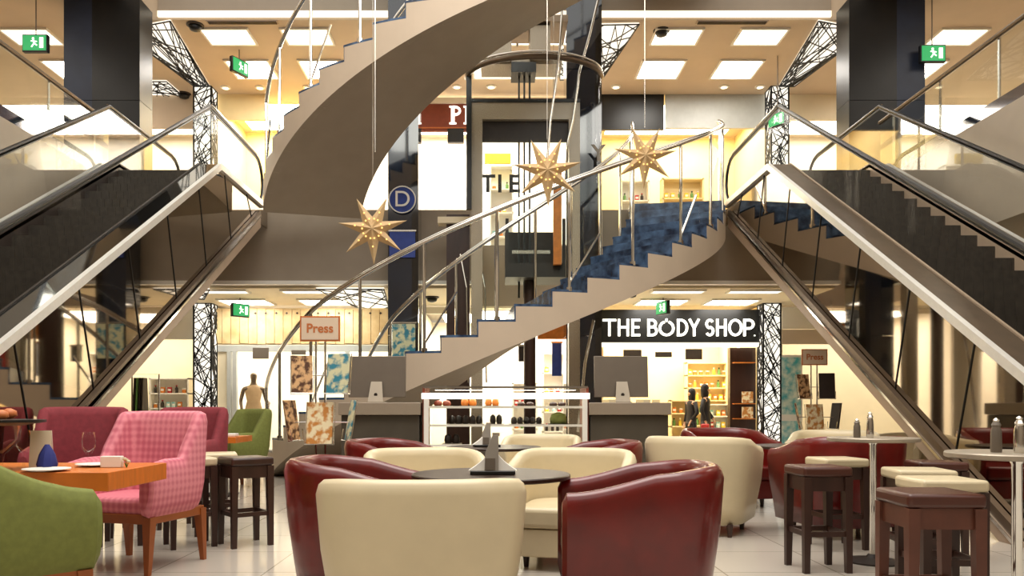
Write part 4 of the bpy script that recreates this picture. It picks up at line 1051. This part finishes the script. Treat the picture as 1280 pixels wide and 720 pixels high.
# ------------------------------------------------------------------ counters, computers, pastry case
CY = 10.0
def counter(px0, px1, label):
    x0, x1 = ax(px0, CY), ax(px1, CY); W = x1 - x0
    t = thing('bar_counter', label, 'counter', ((x0 + x1) / 2, CY, 0))
    MB().box((0, .42, .53), (W - .04, .8, 1.06)).build('body', M['counter'], t, bevel=.01)
    MB().box((0, .40, 1.14), (W, .9, .155)).build('counter_top', M['counter_top'], t, bevel=.008)
    MB().box((0, .42, .06), (W - .08, .76, .12)).build('plinth', M['black'], t)
    return t
counter(424, 526, 'grey service counter left of the pastry case'); counter(736, 838, 'grey service counter right of the pastry case')
def computer(px, wpx, label, lean=0):
    d_ = CY + .25; x = ax(px, d_); W = wpx / F * d_
    t = thing('desktop_computer', label, 'computer', (x, d_, 1.2175), lean)
    MB().prism([(-W / 2, 0, .07), (W / 2, 0, .07), (W / 2 - .0, .04, .60), (-W / 2, .04, .60)], (0, .035, 0)).build('screen_housing', M['alu'], t, bevel=.006)
    MB().prism([(-.1, -.10, 0), (.1, -.10, 0), (.07, -.02, .27), (-.07, -.02, .27)], (0, .015, 0)).build('stand', M['alu_light'], t)
    MB().box((0, -.0, .006), (.22, .22, .012)).build('foot', M['alu_light'], t)
    MB().tube([(0, -.078, .10), (0, -.062, .105)], .022, 16).build('cable_hole', M['goods_dark'], t)
    MB().box((0, .062, .33), (W - .05, .006, .46)).build('screen', M['black'], t)
computer(471, 72, 'large desktop computer seen from behind on the left counter', R(-3))
computer(777, 68, 'large desktop computer seen from behind on the right counter', R(3))
for i, px in enumerate((757, 765, 800, 808, 820)):
    o = tag(MB().box((0, 0, .02), (.09, .06, .04)).build('small_carton', M['cream'] if i % 2 else M['yellow_wall'], bevel=.004),
            'small %s carton on the right counter, %s' % ('cream' if i % 2 else 'yellow', ('left of the computer stand', 'close left of the computer stand', 'right of the computer stand', 'second right of the computer stand', 'furthest right')[i]), 'carton')
    o.location = (ax(px, CY + .08), CY + .08, 1.2175)
# pastry case
x0, x1 = ax(529, CY), ax(735, CY); W = x1 - x0
t = thing('pastry_case', 'lit white framed pastry display case between the two grey counters', 'display case', ((x0 + x1) / 2, CY, 0))
MB().box((0, .4, .3), (W, .75, .6)).build('base', M['counter'], t)
zt = az(484, CY)
for s_ in (-1, 1):
    MB().box((s_ * (W / 2 - .04), .0, (zt + .6) / 2 - .05), (.06, .05, zt - .7)).build('front_post', M['white'], t)
    MB().box((s_ * (W / 2 - .005), .4, (zt + .6) / 2), (.03, .75, zt - .6)).build('side_panel', M['redbrown'], t)
MB().box((0, .0, az(495, CY)), (W + .04, .05, .075)).build('light_rail', M['sign_white'], t)
MB().box((0, .4, zt + .01), (W, .75, .02)).build('top', M['glass'], t)
MB().box((0, .02, zt), (W, .03, .025)).build('top_edge', M['alu'], t)
zs = [az(508, CY), az(531, CY), az(556, CY)]
for z in zs:
    MB().box((0, .38, z - .012), (W - .08, .66, .014)).build('shelf', M['glass'], t); MB().box((0, .03, z - .01), (W - .08, .02, .028)).build('shelf_edge', M['white'], t)
MB().box((0, .0, (zs[2] + zt) / 2 - .03), (W - .1, .006, zt - zs[2] - .12)).build('front_glass', M['shopglass'], t)
MB().box((0, .77, (zt + .6) / 2), (W - .04, .02, zt - .6)).build('back_glass', M['shopglass'], t)
area('case_lamp', ((x0 + x1) / 2, CY + .3, zt - .03), (1.8, .2), 10, (1, .9, .74))
def goods_tray(px, z, m, w_, h_, label, kind='loaf'):
    t = thing('cake_tray', label, 'cake tray', (ax(px, CY + .25), CY + .25, z))
    MB().box((0, 0, .006), (w_ + .04, .3, .012)).build('tray', M['alu_light'] if kind != 'dark' else M['black'], t)
    n = max(2, int(w_ / .075))
    for i in range(n):
        MB().lathe((-w_ / 2 + (i + .5) * w_ / n, 0, .012), [(w_ / n * .4, 0), (w_ / n * .5, h_ * .3), (w_ / n * .42, h_ * .8), (w_ / n * .1, h_)], 12).build('cake', m, t, smooth=True)
for px, r, mm, w_, h_, lab in ((553, 0, 'redbrown', .22, .07, 'tray of red-brown cakes at the left of the top shelf'), (586, 0, 'amber', .2, .1, 'tray of golden pastries on the top shelf, left of centre'), (615, 0, 'amber', .18, .1, 'tray of golden pastries on the top shelf, centre'),
    (657, 0, 'darkwood', .22, .05, 'tray of dark cakes on the top shelf, right of centre'), (697, 0, 'darkwood', .22, .05, 'tray of dark cakes at the right of the top shelf'),
    (582, 1, 'goods_dark', .44, .11, 'long tray of dark cakes on the middle shelf, left'), (620, 1, 'goods_dark', .16, .12, 'small tray of dark cakes on the middle shelf, centre'), (658, 1, 'goods_dark', .4, .09, 'long tray of dark cakes on the middle shelf, right'),
    (565, 2, 'goods_dark', .2, .12, 'tray of dark cakes on the bottom shelf, left'), (690, 2, 'amber', .22, .1, 'tray of golden pastries on the bottom shelf, right')):
    goods_tray(px, zs[r] - .004, M[mm], w_, h_, lab)
t = thing('cake_dome', 'olive domed cake cover on the middle shelf of the pastry case', 'cake cover', (ax(698, CY + .2), CY + .2, zs[1] - .004))
MB().lathe((0, 0, 0), [(.13, 0), (.13, .015)], 24).build('plate', M['black'], t); MB().lathe((0, 0, .015), [(.105, 0), (.11, .06), (.09, .12), (.02, .145)], 24).build('dome', M['green'], t, smooth=True)

# ------------------------------------------------------------------ magazine stands
def mag_stand(loc, label, s=1, colours=('mag_brown', 'mag_blue', 'mag_gold'), where='left stand'):
    t = thing('magazine_stand', label, 'magazine stand', loc, 0, None, s)
    MB().lathe((0, 0, 0), [(.24, 0), (.24, .015), (.03, .03)], 24).build('foot', M['alu'], t)
    for x in (-.07, .03): MB().tube([(x, 0, .02), (x, 0, 1.88)], .012, 8).build('pole', M['chrome'], t)
    sg = MB().box((-.02, -.02, 2.0), (.43, .02, .27)).build('sign_board', M['orange_edge'], t)
    MB().box((-.02, -.032, 2.0), (.395, .006, .235)).build('sign_face', M['press_board'], sg)
    text('Press', .135, (-.02, -.037, 2.0), M['orange_edge'], sg, .001, .003)
    k = 0
    for (x, z, tilt, r, w_, h_) in ((-.20, 1.30, .2, .25, .24, .42), (.17, 1.30, .2, -.2, .27, .44), (-.02, .76, .2, 0, .30, .46), (-.28, .80, .2, 1.15, .2, .44), (.28, .80, .2, -1.15, .2, .44)):
        rk = MB(); Mx = Matrix.Rotation(r, 4, 'Z') @ Matrix.Rotation(-.16, 4, 'X')
        def q(x_, y_, z_): return tuple(Matrix.Translation((x, -.06, z)) @ Mx @ Vector((x_, y_, z_)))
        rk.tube([q(-w_ / 2, .01, h_), q(-w_ / 2, .01, 0), q(w_ / 2, .01, 0), q(w_ / 2, .01, h_)], .006, 6)
        rk.tube([q(-w_ / 2, -.04, .12), q(-w_ / 2, -.04, 0), q(w_ / 2, -.04, 0), q(w_ / 2, -.04, .12)], .005, 6)
        rk.bar(q(-w_ / 2, -.04, 0), q(-w_ / 2, .01, 0), .008); rk.bar(q(w_ / 2, -.04, 0), q(w_ / 2, .01, 0), .008)
        rk.tube([q(0, .01, .2), (0, 0, z + .2)], .006, 6)
        rk.build('rack', M['chrome'], t)
        nm = ('upper left', 'upper right', 'lower middle', 'lower left, turned sideways', 'lower right, turned sideways')[k]
        mg = tag(MB().box((0, 0, h_ / 2 + .005), (w_ * .92, .014, h_ * .97)).build('magazine', M[colours[k % 3]], bevel=.003), '%s magazine in the %s rack of the %s' % (('brown', 'blue-green', 'golden')[k % 3] if k < 3 else 'slim', nm, where), 'magazine')
        MB().box((0, -.009, h_ * .42), (w_ * .88, .003, h_ * .8)).build('cover', M[colours[k % 3]], mg)
        mg.location = Vector(loc) + Vector((x, -.075 + .0, z)) * s; mg.rotation_euler = (-.16, 0, r); mg.scale = (s, s, s)
        k += 1
    return t
mag_stand((ax(403, 8.6), 8.6, 0), 'chrome magazine stand with a Press sign left of the grey counter', 1, where='left Press stand')
mag_stand((ax(1019, 13.4), 13.4, 0), 'chrome magazine stand with a Press sign behind the right escalator chord', 1, ('mag_brown', 'goods_dark', 'mag_gold'), where='far right Press stand')

# ------------------------------------------------------------------ figures
def figure(name, m, pts, edges, parent, root=0, sub=2):
    me = bpy.data.meshes.new(name); me.from_pydata([p[:3] for p in pts], edges, []); me.update()
    o = bpy.data.objects.new(name, me); col.objects.link(o); o.parent = parent; me.materials.append(m)
    md = o.modifiers.new('skin', 'SKIN'); md.use_smooth_shade = True
    if not me.skin_vertices: me.attributes
    sk = me.skin_vertices[0].data if me.skin_vertices else None
    if sk is None:
        bpy.context.view_layer.objects.active = o; bpy.ops.mesh.customdata_skin_add(); sk = me.skin_vertices[0].data
    for i, p in enumerate(pts):
        sk[i].radius = (p[3], p[4] if len(p) > 4 else p[3]); sk[i].use_root = (i == root)
    q = o.modifiers.new('s', 'SUBSURF'); q.levels = sub; q.render_levels = sub
    return o
def person(label, loc, rz, body_m, cloth_m, cat='person', name='person', s=1, hair=True, arm=0, dress_to=.45, bag=None):
    t = thing(name, label, cat, loc, rz, None, s)
    pts = [(0, 0, .95, .13, .10), (0, 0, 1.15, .11, .085), (0, 0, 1.33, .15, .09), (0, 0, 1.43, .06, .055), (0, -.005, 1.52, .045), (0, -.012, 1.60, .078, .09), (0, -.01, 1.70, .072, .085),
           (.10, 0, .86, .085), (.10, .01, .48, .055), (.10, .02, .09, .034), (.10, -.10, .035, .03), (-.10, 0, .86, .085), (-.10, -.06, .48, .055), (-.10, .0, .09, .034), (-.10, -.12, .035, .03),
           (.19, 0, 1.38, .05), (.25, .02, 1.12, .038), (.20 + .1 * arm, -.12, .93 + .15 * arm, .026), (.18 + .08 * arm, -.17, .86 + .18 * arm, .022),
           (-.19, 0, 1.38, .05), (-.25, .03, 1.12, .038), (-.22, -.05, .88, .026), (-.21, -.07, .80, .022)]
    ed = [(0, 1), (1, 2), (2, 3), (3, 4), (4, 5), (5, 6), (0, 7), (7, 8), (8, 9), (9, 10), (0, 11), (11, 12), (12, 13), (13, 14), (2, 15), (15, 16), (16, 17), (17, 18), (2, 19), (19, 20), (20, 21), (21, 22)]
    for base, sx in ((18, .02), (22, -.02)):   # fingers and thumb
        bx, by, bz = pts[base][:3]
        for k in range(4):
            pts.append((bx + (k - 1.5) * .016, by - .02, bz - .05 - .004 * (k % 3), .008)); ed.append((base, len(pts) - 1))
            pts.append((bx + (k - 1.5) * .018, by - .035, bz - .085 - .006 * (k % 3), .007)); ed.append((len(pts) - 2, len(pts) - 1))
        pts.append((bx + sx * 1.8, by - .03, bz - .03, .009)); ed.append((base, len(pts) - 1))
    figure('body', body_m, pts, ed, t)
    # garment: a lathe-like coat following the trunk
    prof = [(.19, .13, dress_to), (.18, .125, .7), (.17, .12, .95), (.13, .10, 1.12), (.17, .11, 1.32), (.16, .09, 1.40), (.07, .06, 1.45)]
    rows = [[(rx_ * math.cos(a), ry_ * math.sin(a), z) for a in [2 * PI * i / 20 for i in range(20)]] for rx_, ry_, z in prof]
    MB().grid(rows, closed=True).build('dress', cloth_m, t, smooth=True)
    if hair:
        b = MB(); b.lathe((0, .02, 1.56), [(.06, -.16), (.09, -.08), (.10, .04), (.10, .14), (.07, .2), (.02, .225)], 16); b.build('hair', M['darkcloth'], t, smooth=True)
    if name == 'person':
        for sg in (pts[2:3] + pts[15:18], pts[2:3] + pts[19:22]):
            MB().tube([p[:3] for p in sg], [.06, .062, .05, .04], 10).build('sleeve', cloth_m, t, smooth=True)
        for sg in (pts[7:10], pts[11:14]): MB().tube([p[:3] for p in sg], [.095, .068, .05], 10).build('trouser_leg', cloth_m, t, smooth=True)
    fc = MB(); fc.lathe((0, -.10, 1.615), [(.004, -.02), (.014, -.01), (.008, .02)], 8)
    fc.build('nose', body_m, t)
    if bag:
        MB().box((-.26, -.06, .70), (.10, .2, .2)).build('hand_bag', bag, t, bevel=.03)
    return t
person('mannequin in a beige strapless dress in the bright left shop window', (ax(317, 18.9), 18.9, 0), R(20), M['brown_metal'], M['gold'], 'mannequin', 'mannequin', 1.17, False, 1)
person('shopper in a black jacket inside the cosmetics shop, left of two', (ax(864, 19.6), 19.6, 0), R(-70), M['skin'], M['darkcloth'], s=.92, dress_to=.85)
person('shopper in a long dark coat with a red bag, right of two', (ax(882, 19.2), 19.2, 0), R(60), M['skin'], M['darkcloth'], s=.97, bag=M['red'])
# small dark display stands on the floor near the figures
t = thing('clothes_rack', 'dark hanging garment on a short rail left of the left lattice pillar', 'clothes rack', (ax(182, 17.8), 17.8, 0))
MB().tube([(-.3, 0, 0), (-.3, 0, 1.9), (.3, 0, 1.9), (.3, 0, 0)], .02, 8).build('rail', M['steel'], t)
for i in range(4):
    MB().prism([(-.02 + i * .06 - .2, -.18, .9), (-.02 + i * .06 - .2, .18, .9), (-.02 + i * .06 - .2, .1, 1.82), (-.02 + i * .06 - .2, -.1, 1.82)], (.035, 0, 0)).build('garment', M['goods_dark'] if i != 1 else M['goods_green'], t)
# hide prototypes by giving them their own places on the cosmetics shop till counter
t = thing('till_counter', 'white till counter at the back of the cosmetics shop', 'counter', (ax(820, 20.9), 20.9, 0))
MB().box((0, .2, .48), (1.1, .5, .96)).build('body', M['white'], t); MB().box((0, .2, .98), (1.16, .56, .04)).build('counter_top', M['yellow_wall'], t)
for i, o in enumerate(protos_used):
    o.location = (ax(820, 20.9) - .45 + i * .12, 20.98, 1.0)
    tag(o, 'small pack standing on the white till counter of the cosmetics shop', 'goods', 'packs on the till counter')

# added fill light above the seating, no real fitting, lifts the overall brightness
area('atrium_fill', (0, 5.5, 9.9), (7, 6), 760, (1, .95, .88))
